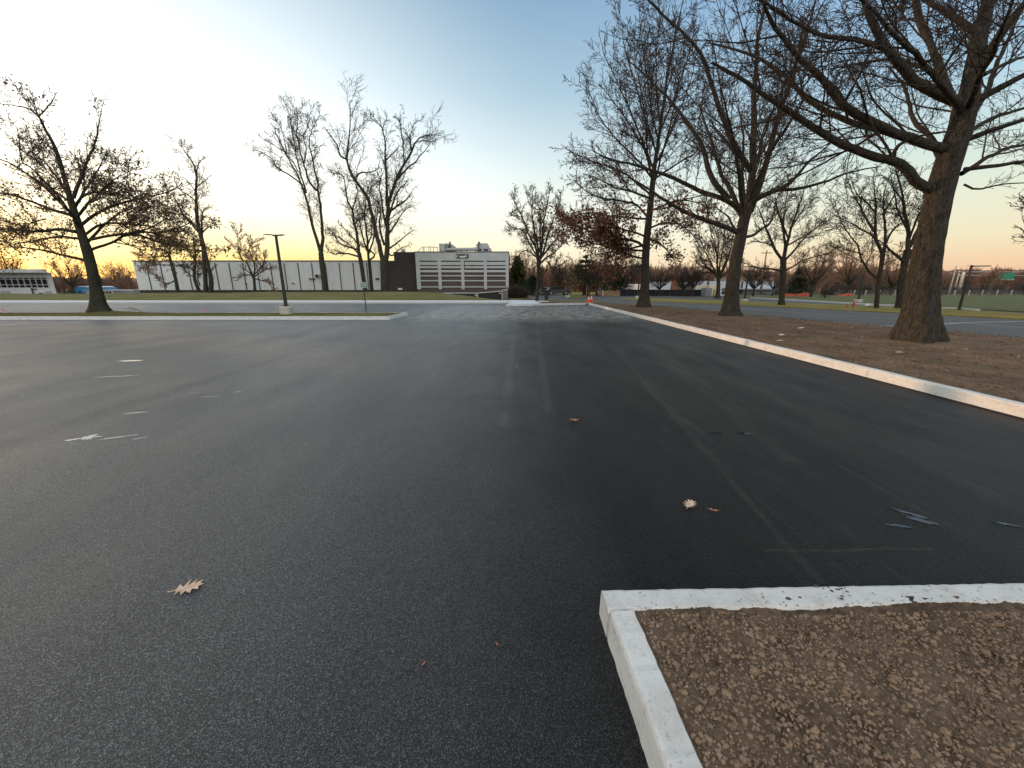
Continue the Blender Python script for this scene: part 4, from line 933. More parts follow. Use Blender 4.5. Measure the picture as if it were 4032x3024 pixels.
b.box(A1[0]-.42, A1[0]-.02, A1[1]-.05, A1[1]+.22, -.02, .13, .03, .03); b.box(A1[0]-.22, A1[0]-.012, A1[1]+.2, YF-.01, -.02, .165, 0, .02)
tag(b.build('kerb_block', MT['conc_warm']), 'rough pale concrete block at the step between the far kerb and the slab', 'kerb')
# painted lines on the drive
def line_on(name, pts, wd):
    b = MB(); q = [np.array(GF(*p)) for p in pts]
    for a, c in zip(q[:-1], q[1:]):
        d = (c-a)/np.linalg.norm(c-a); n_ = np.array([-d[1], d[0]])*wd/2
        b.add([(*(a-n_), -.006), (*(c-n_), -.006), (*(c+n_), -.006), (*(a+n_), -.006)], [(0,1,2,3)])
    return struct(b.build(name, MT['paint']))
m = M('road_paint'); n_ = m.noise(7, 6, .7)
MT['paint'] = m.done(m.mix(m.ramp(n_, [(.35, 0.0), (.7, 1.0)]), (.28,.27,.25), (.60,.58,.54)), .8)
line_on('road_line', [(2560,1196.5),(2717,1204),(2900,1214),(3500,1253),(3677,1264),(4032,1288),(4400,1313)], .12)
line_on('road_line', [(3330,1287),(3680,1278),(3790,1270),(4032,1264),(4500,1258)], .16)

# near island soil with clods
gx = np.linspace(.40, 7.2, 560); gy = np.linspace(-2.0, yb-.06, 280)
X_, Y_ = np.meshgrid(gx, gy, indexing='ij')
lx = l0[0]+(Y_-l0[1])*ld[0]/ld[1]+KW*.6
X_ = np.maximum(X_, lx)
Z_ = .152+fnoise(X_, Y_, 5, 21, 3)*.007+fnoise(X_, Y_, 28, 22, 3)*.0035+np.abs(rs0.normal(size=X_.shape))*.003-.004*np.exp(-((X_-lx)/.05)**2)
struct(gridmesh('soil_near', X_, Y_, Z_, MT['soil']))
def ico():
    t = (1+5**.5)/2; v = norm(np.array([(-1,t,0),(1,t,0),(-1,-t,0),(1,-t,0),(0,-1,t),(0,1,t),(0,-1,-t),(0,1,-t),(t,0,-1),(t,0,1),(-t,0,-1),(-t,0,1)], float))
    f = np.array([(0,11,5),(0,5,1),(0,1,7),(0,7,10),(0,10,11),(1,5,9),(5,11,4),(11,10,2),(10,7,6),(7,1,8),(3,9,4),(3,4,2),(3,2,6),(3,6,8),(3,8,9),(4,9,5),(2,4,11),(6,2,10),(8,6,7),(9,8,1)])
    return v, f
iv, if_ = ico()
def clods(name, N, sampler, size, zf, mat, rng, kind='stuff'):
    p = sampler(N, rng); N = len(p); s = size(N, rng)
    q = rng.normal(size=(N, 3, 3)); a = norm(q[:, 0]); b_ = norm(np.cross(a, q[:, 1])); c = np.cross(a, b_)
    sc_ = s[:, None]*rng.uniform(.6, 1.3, (N, 3)); Rm = np.stack([a*sc_[:, :1], b_*sc_[:, 1:2], c*sc_[:, 2:]], 1)
    V = np.einsum('vk,nkj->nvj', iv, Rm)*(1+.22*rng.normal(size=(N, 12, 1))); V += np.stack([p[:, 0], p[:, 1], zf(p[:, 0], p[:, 1])+s*.25], 1)[:, None]
    F = (if_[None]+12*np.arange(N)[:, None, None]).reshape(-1, 3)
    o = link(name, npmesh(name, V.reshape(-1, 3), F, False), mat); o['kind'] = kind; return o
def samp(N, rng):
    y = rng.uniform(.3, yb-KW-.005, N); x = l0[0]+(y-l0[1])*ld[0]/ld[1]+KW+rng.uniform(0, 2.6, N); return np.stack([x, y], 1)
def sampw(N, rng):
    y = rng.uniform(-1.9, yb-KW-.005, N); x = l0[0]+(y-l0[1])*ld[0]/ld[1]+KW+rng.uniform(0, 6.2, N); k = (y < .3) | (x > 3.2); return np.stack([x[k], y[k]], 1)
def nz(x, y): return .152+fnoise(x, y, 5, 21, 3)*.007
clods('soil_clods', 26000, samp, lambda n, r: .0028+.0080*r.random(n)**2.8+.010*(r.random(n) > .988), nz, MT['clod'], np.random.default_rng(5))
clods('soil_clods', 42000, sampw, lambda n, r: .0036+.0085*r.random(n)**2.6, nz, MT['clod'], np.random.default_rng(55))
def samp3(N, rng):
    t = rng.random(N)**2.2*KW*.8; x = rng.uniform(.62, 3.2, N); return np.stack([x, yb-KW+.002+t+(x-e0[0])*dv[1]/dv[0]], 1)
clods('kerb_crumbs', 240, samp3, lambda n, r: .0012+.003*r.random(n)**3, lambda x, y: .1675+0*x, MT['clod'], np.random.default_rng(16))
clods('pebbles', 3200, samp, lambda n, r: .002+.006*r.random(n)**2.5, nz, simple('pebble_tan', (.30,.225,.15), .9, .45, 30), np.random.default_rng(6))
def samp2(N, rng):
    y = rng.uniform(2.5, 30, N)**1.0; x = KX+.2+rng.random(N)*(XB(y)-KX-.6); return np.stack([x, y], 1)
clods('soil_crumbs', 16000, samp2, lambda n, r: .006+.030*r.random(n)**3.5, lambda x, y: .13+fnoise(x, y, 1.2, 4)*.018, MT['soil_strip'], np.random.default_rng(8))
def litter(name, N, sampler, size, zf, mat, rng):
    p = sampler(N, rng); P3 = np.stack([p[:, 0], p[:, 1], zf(p[:, 0], p[:, 1])+.012], 1); c = len(p)
    n_ = norm(rng.normal(size=(c, 3))*.45+np.array([0, 0, 1.])); a = norm(np.cross(n_, rng.normal(size=(c, 3)))); b_ = np.cross(n_, a); s = (size*rng.uniform(.4, 1.2, c))[:, None]
    tpl = [(-.5,0,.1),(-.15,.33,.0),(.2,.2,.06),(.55,0,.12),(.2,-.26,.02),(-.2,-.3,.05)]
    V = np.stack([P3+s*(x*a+y*b_+z*n_) for x, y, z in tpl], 1).reshape(-1, 3); k = np.arange(c)[:, None]*6
    o = link(name, npmesh(name, V, np.concatenate([k+np.array([0,1,2,3]), k+np.array([0,3,4,5])])), mat); o['kind'] = 'stuff'; return o
zs2 = lambda x, y: .13+fnoise(x, y, 1.2, 4)*.018
litter('leaf_litter', 1500, samp2, .065, zs2, simple('litter_brown', (.15,.095,.06), .9, .5, 4), np.random.default_rng(14))
litter('leaf_litter', 420, samp2, .06, zs2, simple('litter_tan', (.36,.25,.15), .9, .3, 4), np.random.default_rng(15))
# straws and bark bits on the near soil
def bits(name, N, sampler, lng, zf, mat, rng):
    p = sampler(N, rng); N = len(p); a = rng.random(N)*6.28; L_ = lng*rng.uniform(.3, 1.3, N)
    d = np.stack([np.cos(a)*L_, np.sin(a)*L_, rng.normal(size=N)*L_*.2], 1); w_ = np.stack([-np.sin(a), np.cos(a), np.zeros(N)], 1)*.0012*(lng/.03)
    c = np.stack([p[:, 0], p[:, 1], zf(p[:, 0], p[:, 1])+.008], 1); V = np.stack([c-d-w_, c+d-w_, c+d+w_, c-d+w_], 1).reshape(-1, 3)
    o = link(name, npmesh(name, V, np.arange(4*N).reshape(-1, 4)), mat); o['kind'] = 'stuff'; return o
bits('straw', 420, samp, .012, nz, simple('straw', (.30,.21,.13), .9, .4, 20), np.random.default_rng(9))
# grass blades on the island and lawn edges
def blades(name, N, xr, yr, zf, h, mat, rng):
    x = rng.uniform(*xr, N); y = rng.uniform(*yr, N); a = rng.random(N)*6.28; w_ = h*.18
    z = zf(x, y); hh = h*rng.uniform(.4, 1.2, N)
    b0 = np.stack([x-np.cos(a)*w_, y-np.sin(a)*w_, z], 1); b1 = np.stack([x+np.cos(a)*w_, y+np.sin(a)*w_, z], 1)
    tp = np.stack([x+rng.normal(size=N)*h*.4, y+rng.normal(size=N)*h*.4, z+hh], 1)
    V = np.stack([b0, b1, tp], 1).reshape(-1, 3); o = link(name, npmesh(name, V, np.arange(3*N).reshape(-1, 3)), mat); o['kind'] = 'stuff'
def zi(x, y): return .13+.05*np.sin((y-YI)/(ye-YI)*pi)+.13*np.exp(-((x-tb[0]-.3)**2/1.6+(y-21.3)**2/.8))
blades('grass_blades', 26000, (-34, xe-.1), (YI+.18, ye-.15), zi, .05, MT['grass'], np.random.default_rng(1))

# ---------------------------------------------------------------- the long building
YB = 64.0
def bx(u, v=1100): return xx(u, v, YB)
def bz(v): return zz(v, YB)
mb = M('painted_block_white'); n1 = mb.noise(.6, 6, .7); br = mb.n('ShaderNodeTexBrick'); mb.l(mb.map((1,1,1), (R(90),0,0)), br.inputs['Vector'])
br.inputs['Scale'].default_value = 1; br.inputs['Brick Width'].default_value = .42; br.inputs['Row Height'].default_value = .21; br.inputs['Mortar Size'].default_value = .012
br.inputs['Color1'].default_value = (.60,.63,.64,1); br.inputs['Color2'].default_value = (.66,.68,.69,1); br.inputs['Mortar'].default_value = (.57,.60,.62,1)
stn = mb.noise(1, 6, .7, mb.map((1.2, 1, .12))) 
MT['block_white'] = mb.done(mb.mix(mb.math('MULTIPLY', mb.ramp(stn, [(.5, 0.0), (.75, 1.0)]), .45), mb.mix(mb.ramp(n1, [(.4, 0.0), (.7, .3)]), br.outputs['Color'], (.60,.62,.62)), (.33,.33,.31)), .85, None, .2)
def brick(name, c1, c2, mo):
    q = M(name); t = q.n('ShaderNodeTexBrick'); q.l(q.map((1,1,1), (R(90),0,0)), t.inputs['Vector']); t.inputs['Scale'].default_value = 1
    t.inputs['Brick Width'].default_value = .3; t.inputs['Row Height'].default_value = .1; t.inputs['Mortar Size'].default_value = .012
    t.inputs['Color1'].default_value = (*c1, 1); t.inputs['Color2'].default_value = (*c2, 1); t.inputs['Mortar'].default_value = (*mo, 1)
    return q.done(q.mix(q.ramp(q.noise(.5, 5), [(.4, 0.0), (.7, .35)]), t.outputs[0], tuple(x*.7 for x in c1)), .9, None, .15)
MT['block_grey'] = simple('painted_block_grey', (.47,.50,.50), .85, .10, .9)
MT['brick_dark'] = brick('brick_dark', (.058,.052,.05), (.075,.066,.062), (.06,.056,.054)); MT['brick_red'] = brick('brick_brown', (.105,.080,.074), (.135,.102,.094), (.095,.085,.08))
MT['seam'] = simple('seam_dark', (.075,.08,.08), .7, .2, 2)
bld = thing('warehouse_building', 'long low building with white seamed wall, dark block and striped facade', 'building', (bx(1500), YB, 0))
ox, oy = bx(1500), YB
def part(b, name, mat, parent=bld, label=None, smooth=False):
    o = b.build(name, mat, parent, smooth)
    if parent == bld or getattr(parent, 'parent', None) == bld: pass
    me = o.data; co_ = np.empty(len(me.vertices)*3, np.float32); me.vertices.foreach_get('co', co_); co_ = co_.reshape(-1, 3); co_ -= np.array([ox, oy, 0], np.float32); me.vertices.foreach_set('co', co_.ravel()); me.update()
    if label: o['label'] = label
    return o
zb = bz(1175); zbase = bz(1142); ztop = bz(1029)
x0 = bx(545, 1130); x1 = bx(1505, 1100)
part(MB().box(x0, x1, YB, YB+30, zbase, ztop), 'wall', MT['block_white'], label='white painted block wall with dark vertical seams')
part(MB().box(x0-.02, x1, YB+.12, YB+30.1, zb, zbase), 'base', MT['brick_dark'], label='dark recessed base')
part(MB().box(x0-.12, x1, YB-.10, YB+30.2, ztop, ztop+.14), 'coping', MT['seam'])
for k in range(17):
    xk = bx(601+53.3*k, 1150)
    part(MB().box(xk-.06, xk+.06, YB-.09, YB+.05, zb, ztop-.25), 'seam_strip', MT['seam'])
for u, v, ww, hh in ((1230,1098,.9,.16),(1153,1116,.2,.2),(968,1118,.18,.18),(1487,1098,.5,.3)):
    part(MB().box(bx(u)-ww/2, bx(u)+ww/2, YB-.3, YB, bz(v)-hh/2, bz(v)+hh/2, bev=.03), 'wall_fixture', MT['seam'])
part(MB().tube([(bx(1256,1088), YB-.7, bz(1088)), (bx(1256,1088), YB, bz(1088))], .34, 14), 'vent_duct', MT['galv'], label='round exhaust duct with a dark mouth')
part(MB().tube([(bx(1256,1088), YB-.72, bz(1088)), (bx(1256,1088), YB-.703, bz(1088))], .27, 14), 'duct_mouth', MT['dark'])
xd1 = bx(1646, 1150)
zt2 = bz(996); zt3 = bz(993)
part(MB().box(x1, bx(1560), YB-.3, YB+20, zb, bz(1027)), 'dark_wall', MT['brick_dark'])
part(MB().box(bx(1560), xd1, YB-.35, YB+20, zb, zt2), 'dark_wall', MT['brick_dark'])
part(MB().box(bx(1560)-.05, xd1-.02, YB-.42, YB+20.1, zt2, zt2+.12), 'coping', MT['seam'])
part(MB().box(bx(1578,1138)-.35, bx(1578,1138)+.35, YB-.4, YB-.352, bz(1141), bz(1134)), 'wall_notice', simple('notice_white', (.75,.77,.78), .6))
cap = MB().tube([(bx(1575), YB+3, zt2), (bx(1575), YB+3, bz(985)), (bx(1575), YB+3, bz(982)), (bx(1575), YB+3, bz(976)), (bx(1575), YB+3, bz(972))], [.3, .3, .42, .36, .08], 12)
tag(cap.build('roof_vent', MT['galv'], smooth=False), 'domed metal vent on the dark block beside the treetops', 'roof vent')
# striped facade
xf0, xf1 = xd1, bx(2003, 1120); YF2 = YB-1.0
def fx(u, v=1100): return xx(u, v, YF2)
def fz(v): return zz(v, YF2)
xf0, xf1 = fx(1640, 1080), fx(2003, 1080)
part(MB().box(xf0, xf1, YF2, YB+24, fz(1185), fz(993)), 'brick_wall', MT['brick_red'], label='brown brick wall behind the white frame')
part(MB().box(xf0-.08, xf1+.08, YF2-.22, YB+24.1, fz(993), fz(990.5)), 'coping', MT['seam'])
cols = [(1640,1655.5),(1726,1738),(1816.5,1828),(1905.5,1917),(1991,2003)]
yfr = YF2-.14; zlow = fz(1139); ztopf = fz(1027)
part(MB().box(xf0, xf1, yfr, YF2, fz(1026.6), fz(993)-.002), 'white_band', MT['block_grey'], label='deep white band under the roof edge')
for a, c in cols: part(MB().box(fx(a,1080), fx(c,1080), yfr, YF2, zlow, fz(1026.6)-.002), 'white_pier', MT['block_grey'])
bars = [(1031.5,1043.6),(1048,1056.2),(1063.5,1072.2),(1083.5,1088.3),(1103,1107.8),(1127.5,1131.8)]
for i in range(4):
    a = fx(cols[i][1], 1080)+.002; c = fx(cols[i+1][0], 1080)-.002
    for v0, v1 in bars: part(MB().box(a, c, yfr+.01, YF2, fz(v1), fz(v0)), 'white_bar', MT['block_grey'])
# the sign box with its white marks
sg = part(MB().box(fx(1797,1008), fx(1845,1008), yfr-.14, yfr-.002, fz(1016.5), fz(1001)), 'sign_box', simple('sign_dark', (.02,.014,.014), .4), label='small dark sign box with white marks')
lit = simple('sign_white', (.85,.85,.84), .6, .02)
sb = MB(); gz = lambda y: fz(940+y*.1356); gxp = lambda x: fx(1700+x*.1356, 1008)
for poly in ([(724,485),(736,485),(740,528),(752,535),(762,520),(762,545),(735,548),(724,530)], [(764,466),(774,466),(776,500),(766,505)], [(795,500),(812,512),(830,535),(835,500),(850,520),(845,548),(800,530)],
             [(840,548),(862,495),(880,490),(898,520),(898,548)], [(902,548),(905,525),(930,500),(950,490),(968,500),(968,548)], [(975,470),(1000,470),(1005,480),(975,482)], [(985,500),(1005,505),(1015,490),(1030,490),(1030,510),(1005,530),(1010,546),(990,546),(992,525)]):
    sb.prismy([(gxp(x), gz(y)) for x, y in poly], yfr-.16, yfr-.142)
part(sb, 'lettering', lit, sg)
# downspout stains are in the block paint; a drain pipe below the sign
part(MB().box(fx(1822,1060)+.25, fx(1822,1060)+.34, yfr-.07, yfr-.002, fz(1062), fz(1032)), 'drain_pipe', MT['seam'])
# roof units
def roofz(v): return zz(v, YB+4)
yr = YB+4; rxx = lambda u: xx(u, 980, yr)
U1 = thing('rooftop_unit', 'boxy grey rooftop air unit with a sloped side and chimney, left one', 'air unit', (rxx(1750), yr, fz(993)), group='rooftop air units')
def rpart(b, name, mat, root):
    o = b.build(name, mat); o.parent = root; o.matrix_parent_inverse = root.matrix_world.inverted() if False else o.matrix_parent_inverse
    me = o.data; co_ = np.empty(len(me.vertices)*3, np.float32); me.vertices.foreach_get('co', co_); co_ = co_.reshape(-1, 3)-np.array(root.location, np.float32); me.vertices.foreach_set('co', co_.ravel()); me.update(); return o
MT['unit'] = simple('unit_grey', (.44,.46,.48), .5, .12, 1.5, metal=.2); zr = fz(993)
rpart(MB().prismy([(rxx(1730), zr), (rxx(1756), zr), (rxx(1756), roofz(959)), (rxx(1729), roofz(959))], yr, yr+2.5), 'cabinet', MT['unit'], U1)
rpart(MB().prismy([(rxx(1757), zr), (rxx(1789), zr), (rxx(1789), roofz(968)), (rxx(1776), roofz(960)), (rxx(1757), roofz(960))], yr-.2, yr+2.2), 'hood', MT['unit'], U1)
rpart(MB().tube([(rxx(1770), yr-.5, roofz(985)), (rxx(1771), yr-.5, roofz(972)), (rxx(1774), yr-.5, roofz(964)), (rxx(1774), yr-.5, roofz(957)), (rxx(1774), yr-.5, roofz(954))], [.3, .22, .12, .14, .20], 10), 'flue', MT['seam'], U1)
rpart(MB().box(rxx(1765), rxx(1776), yr-.6, yr-.25, roofz(980), roofz(974)), 'grille', MT['dark'], U1)
rpart(MB().tube([(rxx(1752), yr-.8, zr), (rxx(1750), yr-.8, roofz(975)), (rxx(1756), yr-.8, roofz(965)), (rxx(1764), yr-.6, roofz(962))], .18, 8), 'elbow_duct', MT['galv'], U1)
U2 = thing('rooftop_unit', 'rounded grey rooftop air unit with a chimney, right one above the facade', 'air unit', (rxx(1900), yr, fz(993)), group='rooftop air units')
rpart(MB().prismy([(rxx(1880), zr), (rxx(1925), zr), (rxx(1925), roofz(970)), (rxx(1921), roofz(959)), (rxx(1917), roofz(957.5)), (rxx(1884), roofz(958)), (rxx(1876), roofz(961)), (rxx(1876), roofz(972))], yr, yr+2.4), 'cabinet', MT['unit'], U2)
rpart(MB().prismy([(rxx(1925.3), zr), (rxx(1934), zr), (rxx(1934), roofz(981)), (rxx(1931), roofz(976)), (rxx(1925.3), roofz(975))], yr+.1, yr+2), 'side_box', MT['unit'], U2)
rpart(MB().tube([(rxx(1886), yr-.3, zr), (rxx(1886), yr-.3, roofz(966)), (rxx(1887), yr-.3, roofz(957)), (rxx(1887), yr-.3, roofz(953))], [.08, .08, .16, .2], 8), 'flue', MT['seam'], U2)
for u in (1892, 1909, 1918): rpart(MB().box(rxx(u)-.16, rxx(u)+.16, yr-.12, yr-.003, roofz(987), roofz(980)), 'fan_port', MT['dark'], U2)
rpart(MB().prismy([(rxx(1868), roofz(975)), (rxx(1878), roofz(975)), (rxx(1884), roofz(985)), (rxx(1876), roofz(984))], yr-.6, yr-.2), 'intake_duct', MT['unit'], U2)
D1 = thing('roof_duct', 'long horizontal metal duct on short legs between the two air units', 'duct', (rxx(1820), yr, zr))
rpart(MB().tube([(rxx(1761), yr-1, roofz(985)), (rxx(1880), yr-1, roofz(983.5))], .26, 10), 'duct', MT['galv'], D1)
for u in (1770, 1789, 1804, 1818, 1841, 1875): rpart(MB().box(rxx(u)-.06, rxx(u)+.06, yr-1.1, yr-.9, zr, roofz(986)), 'leg', MT['seam'], D1)
rpart(MB().prismy([(rxx(1789.5), roofz(982)), (rxx(1810), roofz(982)), (rxx(1803), roofz(977.5)), (rxx(1792), roofz(977.5))], yr+.5, yr+1.4), 'hump', MT['unit'], D1)
RL = thing('roof_railing', 'thin roof edge railing left of the rooftop units', 'railing', (rxx(1690), yr, zr)); yl = MT['galv']
for u, v in ((1676, 976), (1680, 976), (1698, 977), (1705, 991), (1716, 977), (1732, 981)): rpart(MB().tube([(rxx(u), yr-2, zr-.05), (rxx(u), yr-2, roofz(977.5))], .05, 6), 'post', yl, RL)
rpart(MB().tube([(rxx(1648), yr-2, zr), (rxx(1673), yr-2, roofz(977)), (rxx(1715), yr-2, roofz(977)), (rxx(1733), yr-2, roofz(980))], .05, 6), 'handrail', yl, RL)
# loading ramp wall, its rail, and the grey gate at the corner
YR = 49.0; wx = lambda u: xx(u, 1160, YR); wz = lambda v: zz(v, YR)
RW = thing('ramp_wall', 'dark retaining wall of the loading ramp with a pale rail on top', 'retaining wall', (wx(1850), YR, 0))
rpart(MB().prismy([(wx(1690), wz(1195)), (wx(1974), wz(1195)), (wx(1974), wz(1149)), (wx(1880), wz(1156.5)), (wx(1770), wz(1157)), (wx(1690), wz(1158))], YR, YR+.3), 'wall', MT['dark'], RW)
rpart(MB().tube([(wx(1700), YR-.1, wz(1156.5)), (wx(1775), YR-.1, wz(1154.5)), (wx(1880), YR-.1, wz(1154.5)), (wx(1973), YR-.1, wz(1147)), (wx(1981), YR-.1, wz(1142)), (wx(1998), YR-.1, wz(1141))], .07, 8), 'rail', MT['galv'], RW)
for u, v in ((1776, 1166), (1880, 1177)): rpart(MB().box(wx(u)-.10, wx(u)+.10, YR-.35, YR-.05, wz(v+4), wz(1153)), 'post', MT['galv'], RW)
for u, v in ((1765,1159),(1873,1162),(1969,1155)): rpart(MB().box(wx(u)-.14, wx(u)+.14, YR-.08, YR-.001, wz(v+2), wz(v-2)), 'wall_light', simple('lamp_glass', (.55,.6,.62), .4), RW)
b = MB(); gu = np.linspace(1978, 2000, 9)
for a, c in zip(gu[:-1], gu[1:]): b.box(wx(a)+.008, wx(c)-.008, YR-.5, YR-.44, wz(1180), wz(1142.5))
gt = thing('fence_gate', 'weathered grey board gate at the building corner', 'gate', (wx(1989), YR-.45, 0))
rpart(b, 'boards', simple('weathered_wood', (.20,.19,.175), .9, .3, 3), gt); rpart(MB().box(wx(1976.3), wx(1978), YR-.53, YR-.40, wz(1181), wz(1142)), 'gate_post', MT['conc'], gt); rpart(MB().box(wx(1978), wx(2001), YR-.53, YR-.38, wz(1142.4), wz(1141)), 'cap_rail', MT['conc'], gt)

# ---------------------------------------------------------------- left buildings
YL = 68.0; qx = lambda u, v=1120: xx(u, v, YL); qz = lambda v: zz(v, YL)
LB = thing('office_building', 'white building with an overhanging flat roof and a long band of dark windows', 'building', (qx(100), YL, 0))
wm = MT['block_white']
rpart(MB().prism([(-230, YL), (qx(222,1150), YL), (qx(222,1150)-14*1.25, YL+14), (-245, YL+14)], qz(1172), qz(1073)), 'wall', wm, LB)  # unseen left run lengthened to shade the lot from low sun
rpart(MB().prism([(-232, YL-1.6), (qx(228,1070), YL-1.6), (qx(228,1070)-15*1.25, YL+13.4), (-247, YL+13.4)], qz(1074.5), qz(1061)), 'roof', simple('roof_fascia', (.50,.53,.54), .6, .1, 1), LB)
win = MT['glass'] = simple('window_dark', (.022,.019,.022), .3, .4, .3, spec=.25)
wu = np.array([-120,-95,-70,-45,-20,4,28,52,76,100,124,147,170,192])
for a, c in zip(wu[:-1], wu[1:]):
    for v0, v1 in ((1094,1098.5),(1100.5,1120),(1122.5,1132)):
        wp = rpart(MB().box(qx(a+1.5), qx(c-1.5), YL-.03, YL-.004, qz(v1), qz(v0)), 'window', win, LB)
b = MB(); b.box(qx(-122), qx(193), YL-.10, YL-.035, qz(1100.3), qz(1098.7)); b.box(qx(-122), qx(193), YL-.10, YL-.035, qz(1122.3), qz(1120.3))
for a in wu: b.box(qx(a-.9), qx(a+.9), YL-.12, YL-.101, qz(1133), qz(1093.5))
rpart(b, 'window_frame', wm, LB)
rpart(MB().box(qx(122)-.1, qx(122)+.1, YL-.15, YL-.01, qz(1164), qz(1134)), 'drain_pipe', MT['seam'], LB)
rpart(MB().box(qx(128), qx(140), YL-.3, YL-.01, qz(1139.5), qz(1136.5)), 'door_lamp', MT['seam'], LB)
dr = rpart(MB().box(qx(142), qx(166), YL-.08, YL-.004, qz(1165), qz(1148.5)), 'door', simple('door_white', (.7,.72,.73), .5), LB)
for a, c in ((146,153.5),(157,163)):
    rpart(MB().box(qx(a), qx(c), YL-.11, YL-.082, qz(1164), qz(1152)), 'pane', win, dr) if False else rpart(MB().box(qx(a), qx(c), YL-.11, YL-.082, qz(1164), qz(1152)), 'door_pane', win, LB)
for a, c in ((168,196),(-5,32)): rpart(MB().box(qx(a), qx(c), YL-.05, YL-.004, qz(1165), qz(1146)), 'roller_door', simple('roller_grey', (.36,.37,.37), .6, .1, 1), LB)
bc = thing('canopy', 'bright blue arched canopy beyond the lawn, right of the white windowed building', 'canopy', (qx(325), YL+4, 0))
YC = YL+4
rpart(MB().prismy([(xx(295,1150,YC), zz(1163,YC)), (xx(362,1150,YC), zz(1163,YC)), (xx(360,1150,YC), zz(1136,YC)), (xx(345,1150,YC), zz(1130,YC)), (xx(312,1150,YC), zz(1128.5,YC)), (xx(298,1150,YC), zz(1136,YC)), (xx(293,1150,YC), zz(1141,YC))], YC, YC+5), 'cover', simple('blue_tarp', (.06,.25,.50), .5, .2, .8), bc)
rpart(MB().prismy([(xx(306,1150,YC), zz(1130,YC)), (xx(352,1150,YC), zz(1131,YC)), (xx(340,1150,YC), zz(1126.5,YC)), (xx(315,1150,YC), zz(1126.5,YC))], YC+.1, YC+4.9), 'ridge', simple('tarp_white', (.65,.68,.7), .6), bc)
sh = thing('shed', 'long low white shed with square openings behind the oak trunk', 'shed', (xx(390,1150,YL), YL, 0))
rpart(MB().box(xx(335,1150,YL), xx(445,1150,YL), YL+.2, YL+5, zz(1163,YL), zz(1145.5,YL)), 'wall', simple('shed_white', (.62,.63,.60), .7), sh)
rpart(MB().box(xx(332,1150,YL), xx(530,1150,YL), YL-.1, YL+5.4, zz(1145.5,YL), zz(1141.5,YL)), 'roof', simple('shed_roof', (.42,.43,.44), .7), sh)
for a in (398, 412, 424): rpart(MB().box(xx(a,1150,YL), xx(a+9,1150,YL), YL+.17, YL+.198, zz(1161,YL), zz(1149,YL)), 'opening', MT['dark'], sh)
cr_ = thing('carport', 'low dark carport roof at the left end of the white wall', 'carport', (xx(480,1150,YL), YL-2, 0))
YP = YL-3
rpart(MB().prismy([(xx(440,1150,YP), zz(1156,YP)), (xx(530,1150,YP), zz(1156,YP)), (xx(545,1150,YP), zz(1152,YP)), (xx(450,1150,YP), zz(1149,YP))], YP, YP+3), 'roof', simple('carport_grey', (.16,.165,.17), .6), cr_)
for a in (444, 470, 500, 528): rpart(MB().box(xx(a,1150,YP), xx(a,1150,YP)+.12, YP+.2, YP+.32, zz(1166,YP), zz(1155.8,YP)), 'post', MT['conc'], cr_)

# ---------------------------------------------------------------- lamps
MT['lampbase'] = mat_conc('lamp_base_concrete', (.50,.48,.43), (.30,.26,.20), .4)
def lamp(label, u, vb, vt, z0, heads, base=True, vbase=None, Yf=None, pw=.07, group='parking lot lamps', rb=.27, name='lamp_post', warm=False):
    g = G(u, vb, z0) if Yf is None else P(u, vb, Yf); Y = g[1]; z0 = g[2]; h = zz(vt, Y)
    # height measured along the pole: solve with the off-axis position
    h = P(u, vt, Y)[2]
    L = thing(name, label, 'street lamp', g, 0, group); zt = h-z0; zb_ = 0
    if base:
        zb_ = P(u, vbase, Y)[2]-z0; b = MB(); r = rb; b.box(-r, r, -r, r, -.1, zb_, bev=min(.07, r*.3)); b.build('concrete_base', MT['lampbase'], L)
    b = MB(); b.box(-pw*2, pw*2, -pw*2, pw*2, zb_, zb_+.03)
    for sx in (-1, 1):
        for sy in (-1, 1): b.tube([(sx*pw*1.6, sy*pw*1.6, zb_), (sx*pw*1.6, sy*pw*1.6, zb_+.07)], pw*.2, 6)
    b.build('base_plate', MT['bronze'], L)
    MB().box(-pw, pw, -pw, pw, zb_+.03, zt, pw*.25).build('pole', MT['bronze'], L)
    for a, ln, up in heads:
        ca, sa = cos(a), sin(a)
        b = MB(); w_ = ln*.17; t = ln*.05
        for (d0, d1, ww, zz0, zz1) in ((pw*.5, ln*.28, w_*.35, zt-.04-t, zt-.02), (ln*.26, ln, w_, zt-.03-t+up*.3, zt-.02+up*.3)):
            vs = []
            for zc in (0, 1):
                for d, s in ((d0,-1),(d1,-1),(d1,1),(d0,1)):
                    q = .8 if zc else 1; zq = (zz1 if zc else zz0)+up*d*.5; vs.append((ca*d-sa*s*ww*q, sa*d+ca*s*ww*q, zq))
            b.add(vs, [(3,2,1,0),(4,5,6,7),(0,1,5,4),(1,2,6,5),(2,3,7,6),(3,0,4,7)])
        b.build('lamp_head', MT['bronze'], L)
    MB().tube([(0, 0, zt-.12), (0, 0, zt+.02)], pw*.9, 8).build('collar', MT['bronze'], L)
    return L
lamp('dark bronze two-headed lamp post on a concrete block, left grass island', 1131, 1239, 925, .15, [(pi-.1, .60, .12), (-.5, .60, .02)], vbase=1206, pw=.062, rb=.27)
lamp('black lamp post on a pale block, left of the traffic cones', 2235, 1172, 1086, 0, [(0, .9, 0), (pi, .9, 0)], vbase=1163, rb=.3)
lamp('thinner distant black lamp post just right of the other one left of the cones', 2247, 1161, 1112, 0, [(0, .9, 0), (pi, .9, 0)], vbase=1159, rb=.3)
lamp('black lamp post on a concrete block, partly hidden by the far oak trunk', 2511, 1179, 1042, 0, [(0, .8, 0), (pi, .8, 0)], vbase=1165, rb=.3)
